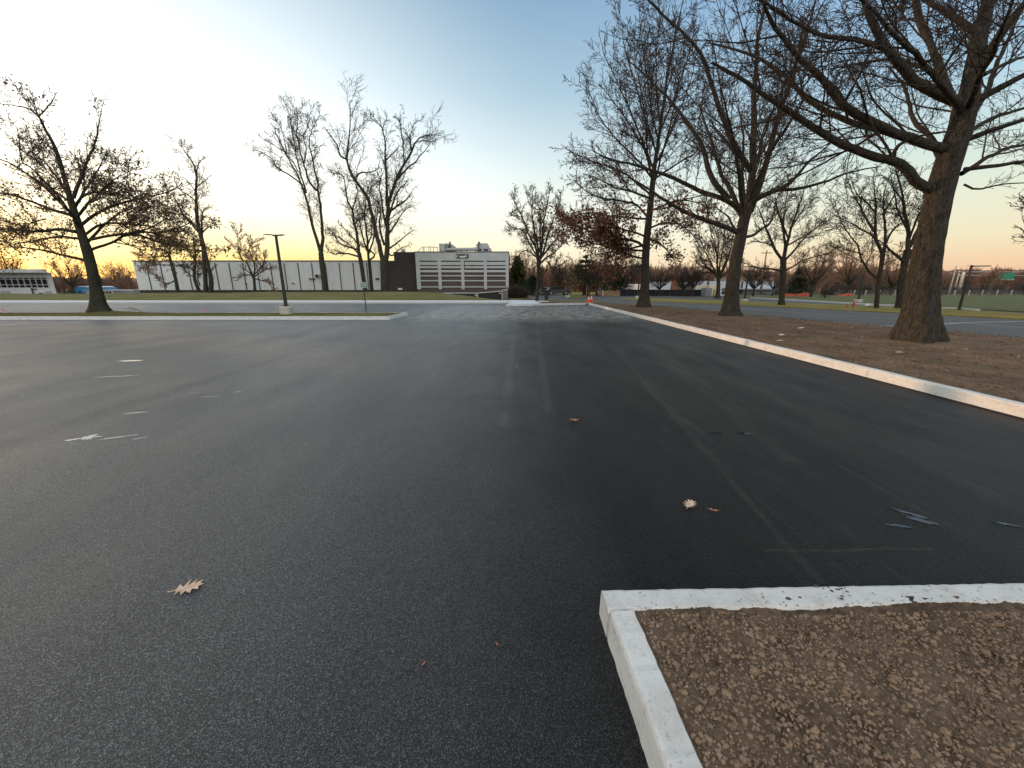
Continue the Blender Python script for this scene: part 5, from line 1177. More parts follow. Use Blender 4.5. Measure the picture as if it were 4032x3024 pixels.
lamp('lamp post on a white block in front of the pale hall', 2931, 1185, 1067, .05, [(pi, .8, 0)], vbase=1176, rb=.28)
lamp('lamp post with one arm leftward on a white block beside the lawn', 3378, 1189, 1081, .05, [(pi*.95, 1.0, 0)], vbase=1178, rb=.28)
lamp('dark lamp post without a block, at the far right beyond the verge', 3776, 1220, 1045, .05, [(-.25, .95, 0), (pi-.3, .25, 0)], base=False, pw=.055)

# sign
gs_ = G(1442, 1229, .16); SGN = thing('assembly_sign', 'green and white MUSTER POINT sign on a dark post, on the grass island', 'sign', gs_)
sgw = .47; 
zt = P(1440, 1112, gs_[1])[2]-gs_[2]; zs = P(1440, 1133, gs_[1])[2]-gs_[2]; hw = (xx(1443.5,1120,gs_[1])-xx(1420,1120,gs_[1]))/2
MB().box(-.022, .022, -.022, .022, -.1, zt*.99).build('post', simple('post_green_black', (.03,.04,.025), .6), SGN)
so2 = -.12+hw*0
pw_ = MB().box(-hw+so2*.25, hw+so2*.25, -.035, -.023, zs, zt, bev=0).build('sign_panel', simple('sign_pale', (.50,.62,.57), .5, .03), SGN)
MB().box(-hw*.86+so2*.25, hw*.86+so2*.25, -.039, -.0353, zs+(zt-zs)*.10, zt-(zt-zs)*.10).build('green_field', simple('sign_green', (.025,.14,.10), .5, .05), pw_)
def text(s, size, loc, mat, parent, name='lettering', ext=.002, rot=(pi/2, 0, 0)):
    c = bpy.data.curves.new(name, 'FONT'); c.body = s; c.size = size; c.align_x = 'CENTER'; c.align_y = 'CENTER'; c.extrude = ext; c.offset = size*.012
    t = bpy.data.objects.new('tmp', c); S.collection.objects.link(t); bpy.context.view_layer.update()
    me = bpy.data.meshes.new_from_object(t.evaluated_get(bpy.context.evaluated_depsgraph_get())); bpy.data.objects.remove(t)
    o = link(name, me, mat, parent); o.location = loc; o.rotation_euler = rot; return o
lw = simple('letter_white', (.60,.72,.67), .5, .02)
text('MUSTER', (zt-zs)*.34, (so2*.25, -.0425, zs+(zt-zs)*.66), lw, pw_); text('POINT', (zt-zs)*.34, (so2*.25, -.0425, zs+(zt-zs)*.32), lw, pw_)

# traffic cones
def cone(u, vb, vt, label):
    g = G(u, vb, .125); h = P(u, vt, g[1])[2]-g[2]; C = thing('traffic_cone', label, 'traffic cone', g, .3, 'traffic cones')
    r = lambda z: .15*(1-z)+.025*z
    MB().box(-.19, .19, -.19, .19, 0, .035, bev=.02).build('foot', MT['orange'], C)
    b = MB(); zs_ = [.035/h, .44]; b.tube([(0,0,.034),(0,0,h*.44)], [r(0), r(.44)], 16); b.tube([(0,0,h*.66),(0,0,h*.72)], [r(.66), r(.72)], 16); b.tube([(0,0,h*.86),(0,0,h)], [r(.86), r(1)], 16); b.build('body', MT['orange'], C, True)
    MB().tube([(0,0,h*.44),(0,0,h*.66)], [r(.44)+.002, r(.66)+.002], 16).build('reflective_band', MT['reflect'], C, True); MB().tube([(0,0,h*.72),(0,0,h*.86)], [r(.72)+.002, r(.86)+.002], 16).build('reflective_band', MT['reflect'], C, True)
MT['orange'] = simple('cone_orange', (.85,.10,.05), .5, .1, 3); MT['reflect'] = simple('cone_band', (.85,.80,.80), .4, .05, 3)
cone(2317, 1190, 1164, 'orange and white traffic cone, left one of the pair past the kerb end'); cone(2328, 1189, 1163.5, 'orange and white traffic cone, right one of the pair past the kerb end')

# hydrants and other small things on the verge
MT['red'] = simple('hydrant_red', (.62,.03,.03), .45, .15, 3)
def hydrant(u, vb, vt, label, low=False):
    g = G(u, vb, .05); h = P(u, vt, g[1])[2]-g[2]; Hh = thing('fire_hydrant', label, 'hydrant', g, .4, 'red hydrants on the verge'); w_ = h*.16
    b = MB(); b.tube([(0,0,0),(0,0,h*.06)], w_*1.5, 12); b.tube([(0,0,h*.05),(0,0,h*.72)], [w_, w_*.95], 12); b.tube([(0,0,h*.70),(0,0,h*.75)], w_*1.25, 12); b.build('barrel', MT['red'], Hh, True)
    MB().tube([(0,0,h*.75),(0,0,h*.88),(0,0,h*.93)], [w_*1.05, w_*.75, w_*.3], 12).tube([(0,0,h*.92),(0,0,h)], w_*.28, 5).build('bonnet', MT['red'], Hh, True)
    for a in (0, pi, -pi/2): MB().tube([(0,0,h*.55),(cos(a)*w_*1.75, sin(a)*w_*1.75, h*.55)], w_*.5, 10).build('outlet', MT['red'], Hh, True)
hydrant(3334, 1209, 1197, 'short red fire hydrant on the verge, left one'); hydrant(3359, 1208, 1188, 'taller red fire hydrant on the verge, right one')
g = G(3420, 1209, .05); VA = thing('water_valve', 'low white and grey pipe valve on the verge beside the red hydrants', 'valve', g)
MB().tube([(-.26,0,.10),(-.1,0,.15),(.0,0,.12)], [.09,.13,.08], 10).build('valve_body', simple('valve_white', (.8,.8,.8), .4), VA, True); MB().tube([(0,0,.12),(.16,.02,.12),(.26,.02,.02)], [.06,.09,.07], 8).build('pipe', MT['galv'], VA, True); MB().box(-.06, .02, -.05, .05, 0, .1).build('support', MT['black'], VA)
def flag(u, v, z, label):
    g = G(u, v, z); F_ = thing('marker_flag', label, 'marker flag', g, 0, 'pink marker flags'); MB().tube([(0,0,0),(0,0,.16)], .006, 5).build('wire', MT['galv'], F_)
    MB().add([(0,0,.08),(.13,.02,.09),(.12,.03,.17),(0,0,.16),(0,.006,.08),(.13,.026,.09),(.12,.036,.17),(0,.006,.16)], [(0,1,2,3),(7,6,5,4),(0,4,5,1),(1,5,6,2),(2,6,7,3),(3,7,4,0)]).build('flag', simple('pink_flag', (.9,.12,.14), .5), F_)
flag(802, 1229, .15, 'pink marker flag on the grass island between the oak and the lamp post'); flag(6, 1229, .15, 'pink marker flag at the left end of the grass island')
# fallen branch on the island
rg = np.random.default_rng(4); g = G(530, 1231, .16)
b = MB(); b.tube([(-.5,0,.20),(-.2,.05,.24),(.1,0,.17),(.5,-.05,.05)], [.006,.01,.013,.016], 5); b.tube([(-.45,.1,.08),(-.1,0,.15),(.2,0,.13)], [.005,.009,.01], 5); b.tube([(-.3,.1,.30),(-.15,.05,.24)], [.004,.007], 5)
o = b.build('fallen_branch', MT['twig']); o.location = (g[0]+0, g[1], g[2]+.02); tag(o, 'fallen twiggy branch lying on the grass beside the island oak', 'branch')

# ---------------------------------------------------------------- leaves and puddles on the asphalt
def leaf(u, v, size, rz, label, mat, lobes=7, curl=.12, z=.004, group='fallen leaves on the new asphalt', narrow=1.0, seed=0):
    r_ = random.Random(seed)
    tip = [(.0,.015),(.10,.05),(.17,.27),(.27,.09),(.42,.46),(.44,.13),(.70,.40),(.64,.12),(.90,.22),(.84,.07),(1.0,.0)]
    if lobes < 4: tip = [(.0,.015),(.15,.08),(.32,.30),(.38,.10),(.70,.28),(.66,.09),(1.0,.0)]
    rib = [.0,.10,.13,.27,.32,.44,.55,.64,.76,.84,1.0] if lobes >= 4 else [.0,.15,.22,.38,.55,.66,1.0]
    left = [(x+r_.uniform(-.03,.03), y*narrow*r_.uniform(.85,1.15)) for x, y in tip]; right = [(x+r_.uniform(-.03,.03), -y*narrow*r_.uniform(.8,1.2)) for x, y in tip]
    vs = []; fs = []
    for (x, y), (x2, y2), xm in zip(left, right, rib):
        lift = curl*abs(xm-.45)**1.3
        vs += [((x-.5)*size, y*size, lift*size+abs(y)*curl*size*1.1+.002), ((xm-.5)*size, 0, lift*size), ((x2-.5)*size, y2*size, lift*size+abs(y2)*curl*size*.9+.002)]
    for i in range(len(left)-1): fs += [(i*3, i*3+1, i*3+4, i*3+3), (i*3+1, i*3+2, i*3+5, i*3+4)]
    b = MB(); b.add(vs, fs); th_ = MB(); n = len(vs)
    b.add([(x, y, z_-.0012) for x, y, z_ in vs], [tuple(reversed(f)) for f in fs])
    b.tube([(-.5*size, 0, curl*.3*size), (-.66*size, .03*size, curl*.5*size)], .0022*size/.15, 5)
    o = b.build('fallen_leaf', mat); g = G(u, v, z); o.location = g; o.rotation_euler = (r_.uniform(-.08,.08), r_.uniform(-.08,.08), rz)
    return tag(o, label, 'leaf', group)
lt = M('oak_leaf_tan'); MT['leaf_tan'] = lt.done(lt.mix(lt.ramp(lt.noise(25, 4), [(.35, 0.0), (.65, 1.0)]), (.55,.36,.23), (.78,.58,.42)), .7)
MT['leaf_tan2'] = simple('leaf_tan_orange', (.50,.23,.12), .7, .25, 20)
leaf(742, 2316, .150, .35, 'large pale tan oak leaf alone on the asphalt at lower left', MT['leaf_tan'], 4, .10, seed=4, narrow=1.15)
leaf(2262, 1658, .125, .2, 'curled tan leaf in the middle of the lot, farthest from the viewer', MT['leaf_tan2'], 3, .5, seed=3)
leaf(2716, 1987, .135, .9, 'tan oak leaf with spread lobes above the near island', MT['leaf_tan'], 4, .15, seed=4)
leaf(2812, 2012, .085, -.4, 'small folded leaf just right of the lobed tan leaf', MT['leaf_tan2'], 3, .4, narrow=.6, seed=5)
leaf(1670, 2613, .030, 1.0, 'tiny reddish leaf scrap in the foreground, left of the others', MT['leaf_tan2'], 2, .3, narrow=.7, seed=6)
leaf(1957, 2537, .028, 2.0, 'tiny pinkish leaf scrap in the foreground, nearer the island', MT['leaf_tan2'], 2, .3, narrow=.7, seed=7)
leaf(2036, 1444, .07, .3, 'small pale leaf far up the middle of the lot', MT['leaf_tan'], 3, .4, seed=8)
leaf(2548, 1323, .09, .3, 'small brown leaf near the right wheel marks far up the lot', MT['leaf_tan2'], 3, .4, seed=9)
wt = M('puddle_water'); MT['water'] = wt.done((.015,.017,.02), .03, wt.bump(wt.noise(30, 2), .02, .002), .9)
ws_ = M('sky_glint_water'); MT['sky_glint'] = ws_.done(ws_.mix(ws_.ramp(ws_.noise(60, 4, .7), [(.35, 0.0), (.6, 1.0)]), (.25,.235,.20), (.62,.59,.52)), .22, None, .8)  # pale base colour paints bright sky glints onto the left puddles
wg_ = M('grey_water'); MT['wgrey'] = wg_.done((.06,.068,.076), .10, None, .8)
def puddle(u, v, L_, W_, rz, label, seed, ragged=.35):
    r_ = random.Random(seed); n = 30; pts = []
    for i in range(n):
        a = 2*pi*i/n; q = 1+ragged*(r_.random()-.5)*2; pts.append((cos(a)*L_/2*q, sin(a)*W_/2*q))
    b = MB(); b.add([(x, y, .0035) for x, y in pts]+[(x*1.03, y*1.06, .0005) for x, y in pts], [tuple(range(n))]+[(n+i, n+(i+1) % n, (i+1) % n, i) for i in range(n)])
    g = G(u, v, 0); o = b.build('puddle', MT['sky_glint'] if u < 1500 else MT['wgrey'] if u > 3400 else MT['water']); o.location = (g[0], g[1], .001); o.rotation_euler = (0, 0, rz); return tag(o, label, 'puddle', 'thin puddles on the asphalt')
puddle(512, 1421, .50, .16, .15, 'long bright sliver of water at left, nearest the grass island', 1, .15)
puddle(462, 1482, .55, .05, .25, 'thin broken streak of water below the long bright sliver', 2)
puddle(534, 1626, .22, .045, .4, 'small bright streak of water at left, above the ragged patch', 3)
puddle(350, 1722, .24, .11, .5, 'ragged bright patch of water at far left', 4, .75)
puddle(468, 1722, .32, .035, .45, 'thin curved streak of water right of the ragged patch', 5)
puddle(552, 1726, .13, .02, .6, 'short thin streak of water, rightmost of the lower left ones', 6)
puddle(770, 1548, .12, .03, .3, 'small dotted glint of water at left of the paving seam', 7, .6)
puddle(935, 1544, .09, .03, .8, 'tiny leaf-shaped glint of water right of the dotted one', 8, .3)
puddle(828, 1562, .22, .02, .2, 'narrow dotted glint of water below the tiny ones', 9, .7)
puddle(3590, 2025, .20, .028, -.75, 'grey elongated puddle at right, upper one of two', 10, .5)
puddle(3625, 2048, .16, .04, -.7, 'grey streaky puddle at right, close to the elongated one', 13, .6)
puddle(3540, 2072, .12, .035, -.3, 'small grey puddle at right, lower one of two', 11, .4)
puddle(3960, 2065, .12, .02, -.4, 'faint wet streak at the right edge', 12, .6)
puddle(2925, 1708, .13, .05, -.2, 'small dark ragged puddle in the right half of the lot', 14, .8)
puddle(2815, 1706, .10, .04, -.2, 'small dark ragged puddle left of the other ragged one', 15, .8)
# paper and chips in the soil strip
def scrap(u, v, sx, sy, label, mat, rz=.2, group='scraps lying on the soil strip'):
    g = G(u, v, .145); b = MB(); b.add([(-sx,-sy,0),(sx,-sy*.8,.01),(sx*.9,sy,.02),(0,sy*1.1,.035),(-sx*.9,sy*.9,.008)]+[(-sx,-sy,-.004),(sx,-sy*.8,.006),(sx*.9,sy,.016),(0,sy*1.1,.031),(-sx*.9,sy*.9,.004)], [(0,1,2,3,4),(9,8,7,6,5)]+[(i+5,(i+1) % 5+5,(i+1) % 5,i) for i in range(5)])
    o = b.build('litter_scrap', mat); o.location = g; o.rotation_euler = (0, 0, rz); return tag(o, label, 'litter', group)
pw2 = simple('paper_white', (.7,.7,.68), .8, .1); wc = simple('wood_chip', (.45,.32,.20), .9, .3, 20)
scrap(3078, 1319, .10, .03, 'white paper scrap on the soil between the near and middle oaks', pw2); scrap(3155, 1292, .16, .02, 'long pale strip of litter near the drive edge', pw2)
scrap(3072, 1342, .11, .035, 'tan wood chip just below the white paper scrap', wc); scrap(3396, 1327, .04, .02, 'small white scrap left of the nearest oak', pw2, .5)
scrap(3540, 1388, .07, .02, 'orange wood chip below the nearest oak', wc, -.3); scrap(3510, 1340, .05, .02, 'pale chip at the root of the nearest oak', wc); scrap(3716, 1325, .08, .03, 'pale chips on the right of the nearest oak root', pw2, .3)
# ---------------------------------------------------------------- far background, right and centre
def bo(u0, u1, v0, v1, Y, d=.3, bev=0):
    """box seen between pixel columns u0,u1 and rows v0(top),v1(bottom) at distance Y"""
    vm = (v0+v1)/2; return MB().box(xx(u0, vm, Y), xx(u1, vm, Y), Y, Y+d, P((u0+u1)/2, v1, Y)[2], P((u0+u1)/2, v0, Y)[2], bev=bev)
def whole(b, name, mat, label, cat, group=None): return tag(b.build(name, mat), label, cat, group)
YS = 60.0
SF = thing('screen_fence', 'long black fabric screen fence across the drive', 'fence', (xx(2600,1150,YS), YS, 0)); ns_ = 12; us = np.linspace(2442, 2778, ns_+1)
fm = simple('screen_fabric', (.012,.012,.016), .8, .5, .8)
for a, c in zip(us[:-1], us[1:]): rpart(bo(a+.4, c-.4, 1140+random.Random(int(a)).random(), 1166, YS, .05), 'screen_panel', fm, SF)
for a in us: rpart(bo(a-.5, a+.5, 1139, 1167, YS-.05, .08), 'post', MT['seam'], SF)
TF = thing('board_fence', 'tan wooden board fence left of the black screen fence', 'fence', (xx(2400,1150,YS), YS, 0))
tanw = simple('tan_boards', (.28,.19,.10), .9, .3, 2); us = np.linspace(2378, 2441, 15)
for a, c in zip(us[:-1], us[1:]): rpart(bo(a+.2, c-.2, 1144.5+random.Random(int(a)).random()*1.5, 1165, YS, .06), 'board', tanw, TF)
SH = thing('brick_shed', 'small reddish brick shed with white corners between the dark tree trunks', 'shed', (xx(2364,1150,62), 62, 0))
rpart(bo(2354, 2374, 1143, 1165, 62, 2), 'wall', simple('brick_pinkish', (.30,.14,.11), .9), SH); rpart(bo(2353, 2356, 1143, 1165, 61.95, .1), 'corner_board', pw2, SH); rpart(bo(2372, 2375, 1143, 1165, 61.95, .1), 'corner_board', pw2, SH); rpart(bo(2351, 2377, 1140.5, 1143, 61.9, 2.2), 'roof', MT['seam'], SH)
# cabinet, lit box truck body and the white trailer
CB = thing('utility_cabinet', 'tall grey utility cabinet at the right end of the black fence', 'cabinet', (xx(2790,1150,58), 58, 0))
rpart(bo(2778, 2803, 1134, 1168, 58, 1.4), 'body', simple('cabinet_grey', (.22,.24,.25), .6), CB); rpart(bo(2782, 2788, 1138, 1140, 57.97, .05), 'vent', pw2, CB); rpart(bo(2793, 2799, 1138, 1140, 57.97, .05), 'vent', pw2, CB); rpart(bo(2790.2, 2790.9, 1135, 1167, 57.98, .05), 'door_gap', MT['seam'], CB)
TR = thing('box_trailer', 'cream site box with a low roof behind the grey cabinet', 'trailer', (xx(2805,1150,61), 61, 0))
rpart(bo(2781, 2827, 1124, 1164, 61, 3), 'body', simple('cream_panel', (.78,.66,.44), .6, .1), TR); rpart(bo(2783, 2796, 1128, 1131, 60.95, .1), 'sign_strip', simple('sign_orange_brown', (.35,.16,.06), .7), TR); rpart(bo(2809, 2813, 1140, 1164, 60.95, .1), 'door_frame', tanw, TR)
TW = thing('site_trailer', 'white site trailer with a dark window, between the two oak trunks', 'trailer', (xx(2850,1150,60), 60, 0))
rpart(bo(2833, 2905, 1125, 1165, 60, 3), 'body', simple('trailer_white', (.58,.62,.66), .6, .08), TW); rpart(bo(2842, 2853, 1147, 1159, 59.95, .1), 'window', MT['glass'], TW); rpart(bo(2843, 2857, 1134, 1145, 59.95, .1), 'panel', simple('panel_brown', (.16,.10,.08), .7), TW); rpart(bo(2833, 2905, 1165, 1167, 60.2, 2.6), 'skirt', MT['dark'], TW)
# long pale hall behind
HL = thing('pale_hall', 'long pale flat-roofed hall with roof rails, far behind the drive', 'building', (xx(2800,1130,78), 78, 0)); YH = 78
hm = simple('hall_white', (.52,.56,.60), .7, .12, .6)
rpart(bo(2520, 2585, 1118, 1166, YH, 8), 'wall', hm, HL); rpart(bo(2588, 2640, 1110, 1166, YH, 8), 'wall', hm, HL); rpart(bo(2740, 3054, 1107, 1166, YH, 8), 'wall', hm, HL)
rpart(bo(2640, 2668, 1106, 1166, YH+.5, 7), 'brick_bay', simple('bay_brick', (.22,.10,.06), .9), HL); rpart(bo(2668, 2740, 1118, 1166, YH+1.5, 7), 'link_block', simple('block_brown', (.12,.09,.075), .9), HL)
for u in (2786, 2920, 2998): rpart(bo(u-4, u+4, 1108, 1165, YH-.06, .07), 'dark_strip', MT['seam'], HL)
for u in (2960, 3012, 3035): rpart(bo(u-7, u+7, 1157, 1164, YH-.06, .07), 'opening', MT['dark'], HL)
rpart(bo(2880, 3070, 1136, 1140, YH-2, 2), 'canopy', simple('canopy_bluegrey', (.30,.36,.42), .7), HL)
b = MB()
for v in (1094, 1098.5, 1103): b.v += []; q = bo(2815, 3054, v, v+1.1, YH+.3, .1); b.add(q.v, q.f)
for u in range(2815, 3056, 12): q = bo(u, u+.9, 1094, 1107, YH+.3, .1); b.add(q.v, q.f)
rpart(b, 'roof_rail', simple('rail_warm', (.6,.45,.3), .6), HL)
# orange safety net
net = simple('net_orange', (.55,.11,.07), .8, .25, 3)
def safety(label, pts, Y):
    b = MB(); n = len(pts); lo = [P(u, 1167, Y) for u, v in pts]; hi = [P(u, v, Y) for u, v in pts]
    for i in range(n-1):
        dy = .15*sin(i*1.7); b.add([lo[i], lo[i+1], hi[i+1], hi[i]]+[(p[0], p[1]+.05, p[2]) for p in (lo[i], lo[i+1], hi[i+1], hi[i])], [(0,1,2,3),(7,6,5,4),(3,2,6,7),(0,4,5,1),(1,5,6,2),(0,3,7,4)])
    root = thing('safety_net', label, 'safety fence', P(pts[0][0], 1166, Y), 0, 'orange safety nets'); rpart(b, 'net', net, root)
    for i in range(0, n, 3): rpart(MB().tube([(lo[i][0], Y-.06, lo[i][2]), (hi[i][0], Y-.06, hi[i][2]+.1)], .03, 5), 'stake', MT['seam'], root)
safety('longer orange safety net sagging between stakes, right of the stout verge tree', [(3088,1157),(3105,1156),(3120,1157),(3135,1158),(3150,1156),(3160,1153),(3170,1151),(3180,1152),(3186,1158),(3190,1163)], 56)
safety('smaller reddish safety net near the juniper bush', [(3292,1163),(3310,1162),(3325,1158),(3340,1154),(3350,1154),(3360,1160)], 60)
# utility poles
def upole(label, u, vb, vt, Y, mat, arm=0, r=.13):
    b0 = P(u, vb, Y); h = P(u, vt, Y)[2]-b0[2]; o = thing('utility_pole', label, 'pole', b0, 0, 'utility poles'); MB().tube([(0,0,-.2),(0,0,h)], [r, r*.7], 8).build('pole', mat, o, True)
    if arm: MB().box(-arm, arm, -.06, .06, h*.93, h*.93+.14).build('crossarm', mat, o)
    return o
wp_ = simple('pole_wood', (.32,.20,.13), .9, .25, 3); wg = simple('pole_pale', (.46,.42,.38), .8, .2, 3)
upole('orange lit wooden utility pole behind the pale hall', 2992, 1162, 985, 70, wp_, .9, .16)
upole('pale utility pole at the edge of the far lawn, right of the nearest oak', 3734, 1163, 1047, 70, wg, 0, .13)
upole('left one of the two bright short poles right of the nearest oak', 3762, 1130, 1076, 130, wg, .5, .2); upole('right one of the two bright short poles right of the nearest oak', 3776, 1130, 1070, 130, wg, 0, .22)
for i, (u, vt) in enumerate(((2468,1040),(2482,1060),(2492,1045),(2566,1085),(3180,1100))): upole(['orange lit pole left of the far oak trunk, leftmost', 'short lit pole left of the far oak trunk, middle', 'lit pole nearest the left side of the far oak trunk', 'lit pole just right of the far oak trunk', 'pale pole behind the tree with the orange net'][i], u, 1150, vt, 100, wg, 0, .16)
# white tanks behind the fence at the far oak
for i, (u, w_, v) in enumerate(((2476,5,1134),(2492,7,1131),(2555,7,1132))): whole(bo(u-w_, u+w_, v, 1160, 90, 2.5, .1), 'storage_tank', pw2, ['small white tank above the black fence, left one', 'white tank above the black fence next to the far oak', 'white tank above the black fence just right of the far oak'][i], 'tank', 'white tanks behind the black fence')
# highway sign gantry on the right
GS = thing('highway_sign', 'distant green highway sign on a grey gantry at far right', 'road sign', (xx(3960,1090,150), 150, 0))
rpart(bo(3935, 3994, 1074, 1099, 150, .2), 'sign_panel', simple('highway_green', (.02,.24,.15), .5), GS); rpart(bo(3780, 4100, 1069, 1071, 150.3, .5), 'gantry_beam', MT['galv'], GS); rpart(bo(3780, 4100, 1083, 1085, 150.3, .5), 'gantry_beam', MT['galv'], GS)
rpart(bo(4096, 4102, 1069, 1140, 150.3, .6), 'gantry_post', MT['galv'], GS); rpart(bo(3790, 3794, 1069, 1140, 150.3, .6), 'gantry_post', MT['galv'], GS)
for u in (3920, 3952, 3972, 3990): rpart(bo(u-4, u+4, 1100, 1102.5, 149.5, .6), 'sign_light', pw2, GS)
# fence posts along the back of the lawn
FN = thing('wire_fence', 'wire fence with pale posts along the back of the big lawn', 'fence', (60, 65, 0)); YN = 65.5
for u in (3365,3410,3464,3525,3565,3600,3636,3690,3760,3817,3870,3928,3984,4040): rpart(bo(u-1.4, u+1.4, 1142, 1165, YN, .12), 'post', simple('post_pale', (.42,.38,.30), .8), FN) if True else 0
b = MB()
for v in (1145, 1150, 1155, 1160): q = bo(3300, 4200, v, v+.5, YN+.05, .02); b.add(q.v, q.f)
rpart(b, 'wires', MT['galv'], FN)
# parked car and pale mound beyond the slab
def car(label, u, vb, Y, L_, col, rz):
    g = P(u, vb, Y); C = thing('parked_car', label, 'car', g, rz, 'vehicles by the far turning'); w_ = .85
    prof = [(-L_/2,.25),(L_/2,.25),(L_/2,.62),(L_/2-.15,.78),(L_/2-1.05,.92),(L_/2-1.75,1.38),(-L_/2+1.1,1.40),(-L_/2+.35,.98),(-L_/2,.85)]
    MB().prismy(prof, -w_, w_).build('body', simple('car_'+label[:5], col, .3), C)
    for sy in (-1, 1): MB().prismy([(L_/2-1.15,.94),(L_/2-1.8,1.33),(-L_/2+1.15,1.33),(-L_/2+.6,.98)], sy*(w_+.012)-.01, sy*(w_+.012)+.01).build('window', MT['glass'], C)
    for sx in (-1, 1):
        for sy in (-1, 1):
            wh = MB().tube([(sx*L_*.30, sy*(w_-.14), .31),(sx*L_*.30, sy*(w_+.03), .31)], .31, 14).build('wheel', MT['black'], C); MB().tube([(sx*L_*.30, sy*(w_+.031), .31),(sx*L_*.30, sy*(w_+.04), .31)], .17, 10).build('rim', MT['galv'], wh)
    return C
car('dark grey parked car beyond the slab, behind the two thin stems', 2195, 1161, 70, 4.4, (.06,.065,.07), .1)
car('silver parked car nearer the multi-stemmed tree', 2155, 1160, 76, 4.4, (.45,.46,.47), .2)
whole(bo(2161, 2176, 1141, 1152, 85, 2, .2), 'white_van', simple('van_white', (.8,.74,.72), .5), 'pinkish white van tail standing behind the parked cars', 'van')
for i, (u0, u1) in enumerate(((2195, 2213), (2216, 2226))): 
    HS = thing('white_shed', ['low white roadside shed far behind the parked cars, wider one', 'low white roadside shed far behind the parked cars, narrower one'][i], 'shed', (xx(u0,1145,140), 140, 0), 0, 'far white sheds'); rpart(bo(u0, u1, 1141, 1148, 140, 4), 'wall', pw2, HS); rpart(bo(u0-1, u1+1, 1139.5, 1141, 139.8, 4.4), 'roof', MT['seam'], HS)

# ---------------------------------------------------------------- hills and far woods
hm_ = M('wooded_hill'); n1 = hm_.noise(.03, 6, .75); n2 = hm_.noise(.35, 6, .8)
hc = hm_.mix(hm_.ramp(n1, [(.35, 0.0), (.65, 1.0)]), (.20,.130,.098), (.42,.23,.145)); hc = hm_.mix(.55, hc, hm_.mix(hm_.ramp(n2, [(.3, 0.0), (.7, 1.0)]), (.09,.07,.058), (.44,.28,.19)))  # low sun on the slopes is painted into these warm colours
MT['hill'] = hm_.done(hc, .95, hm_.bump(n2, 1, 1.2), .05)
uu = np.linspace(-1400, 5600, 500)
def skyline(u): return np.interp(u, [-1400,0,500,1200,2000,2300,2600,2900,3100,3300,3700,4032,5600], [1098,1096,1096,1096,1092,1086,1072,1068,1074,1070,1062,1060,1066])
top = skyline(uu)+2.0*np.sin(uu*.031)+1.4*np.sin(uu*.083+1)+1.0*rs0.normal(size=len(uu))
rows = []
for k, (Yk, fr) in enumerate(((230, 0), (300, .28), (380, .55), (460, .8), (540, 1.0), (640, .7))):
    rows.append([(xx(u, 1122, Yk), Yk+15*sin(u*.004+k), max(-.5, (zz(t, 540)-0)*fr*Yk/540*.98 + (0 if fr == 0 else .6*sin(u*.06+k*2)))) for u, t in zip(uu, top)])
Vg = np.array(rows); struct(gridmesh('hills', Vg[..., 0].T, Vg[..., 1].T, Vg[..., 2].T, MT['hill'], False)) 
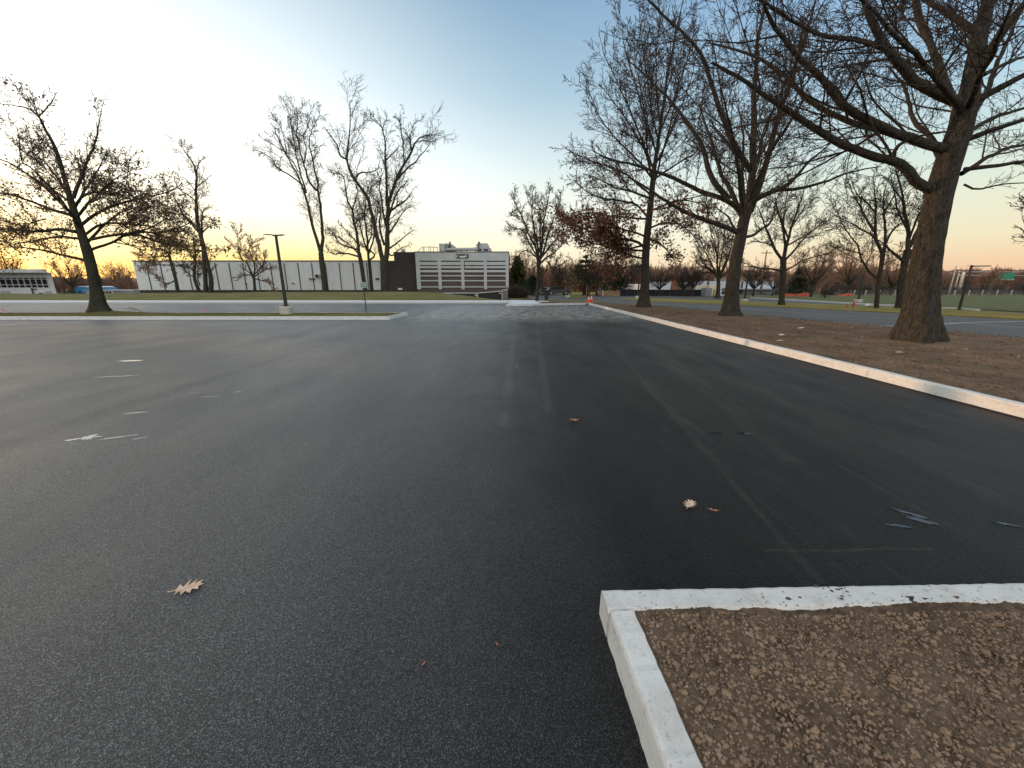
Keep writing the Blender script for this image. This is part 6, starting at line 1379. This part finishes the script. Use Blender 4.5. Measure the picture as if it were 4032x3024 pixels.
# woods: merged bare crowns
def wood(name, seed, N, ur, Yr, htr, mat, r0=.09, base_v=None):
    rng = np.random.default_rng(seed); u = rng.uniform(*ur, N); Yv = rng.uniform(*Yr, N); h = rng.uniform(*htr, N)
    px = np.array([xx(a, 1122, b) for a, b in zip(u, Yv)]); K = 70
    p = np.repeat(np.stack([px, Yv, np.zeros(N)], 1), K, 0); hh = np.repeat(h, K); z = rng.uniform(.12, .8, N*K); a = rng.random(N*K)*6.28
    p[:, 2] = z*hh-.3; p[:, :2] += rng.normal(size=(N*K, 2))*.25
    d = np.stack([np.cos(a), np.sin(a), rng.uniform(.4, 1.6, N*K)], 1); L_ = hh*.42*(1.15-z)*rng.uniform(.6, 1.2, N*K)
    pa, ra = grow(p, d, L_, np.full(N*K, r0*.5), 4, .22, .1, .3, rng); g1 = (pa, ra, 3)
    q, dd, ll, rr = spawn(pa, ra, L_, dict(k=4, ang=40, lr=.5, rr=.7, rl=.02, kp=5), rng); pb, rb = grow(q, dd, ll, np.full(len(q), r0*.28), 3, .2, .05, .4, rng)
    tk = np.stack([np.stack([px, Yv, np.full(N, -.5)], 1), np.stack([px, Yv, h*.5], 1), np.stack([px+.2, Yv, h*.95], 1)], 1); tr_ = np.stack([np.full(N, r0*2.2), np.full(N, r0*1.4), np.full(N, r0*.4)], 1)
    V, F = tubes_np([(tk, tr_, 5), g1, (pb, rb, 3)]); o = link(name, npmesh(name, V, F), mat); o['kind'] = 'stuff'; return o
wood('far_wood', 81, 150, (100, 1000), (100, 150), (3.4, 5.2), MT['twig_red'], .12)
wood('far_wood', 86, 300, (-2600, -130), (88, 135), (5.0, 7.2), MT['twig_red'], .14)  # unseen trees off to the left, added to block the low sun
wood('far_wood', 88, 45, (-120, 240), (95, 135), (3.8, 4.7), MT['twig_red'], .14)
wood('far_wood', 87, 620, (-3800, -760), (44, 84), (7.0, 9.5), MT['twig'], .22)  # nearer unseen rows, added to keep low sun off the lot
wood('far_wood', 82, 240, (1950, 4600), (125, 220), (5, 9), MT['twig_red'], .16)
wood('far_wood', 83, 200, (2020, 2760), (92, 125), (5.5, 8.2), MT['twig_red'], .10)
wood('scrub', 84, 200, (3050, 4700), (67, 84), (1.3, 2.6), MT['twig_grey'], .05)
wood('far_wood', 85, 200, (2600, 3500), (95, 140), (5, 8), MT['twig_red'], .12)
wood('far_wood', 89, 160, (3500, 4500), (158, 215), (7, 10), MT['twig_red'], .14)
# road and houses glimpsed on the far hillside
hw_ = simple('house_lit', (.55,.36,.24), .8, .3, .1)
for i, (u0, u1, v0, v1) in enumerate(((3368,3398,1080,1090),(3240,3275,1104,1109),(3285,3300,1105,1109),(3700,3760,1125,1129),(3880,3935,1133,1138))):
    HO = thing('hillside_house', ['orange lit low house on the hillside above the bent lamp', 'long pale low building on the hillside left of the bent lamp', 'short pale low building on the hillside, next to the long one', 'bright low building right of the nearest oak trunk', 'pale low building under the green highway sign'][i], 'house', (xx(u0, 1100, 118), 118, 0), 0, 'low buildings on the far hillside')
    rpart(bo(u0, u1, v0+1.5, v1, 118, 4), 'wall', hw_, HO); rpart(bo(u0-1, u1+1, v0, v0+1.5, 117.8, 4.4), 'roof', simple('house_roof', (.18,.13,.11), .9), HO)
# remove the prototype tags of anything unused
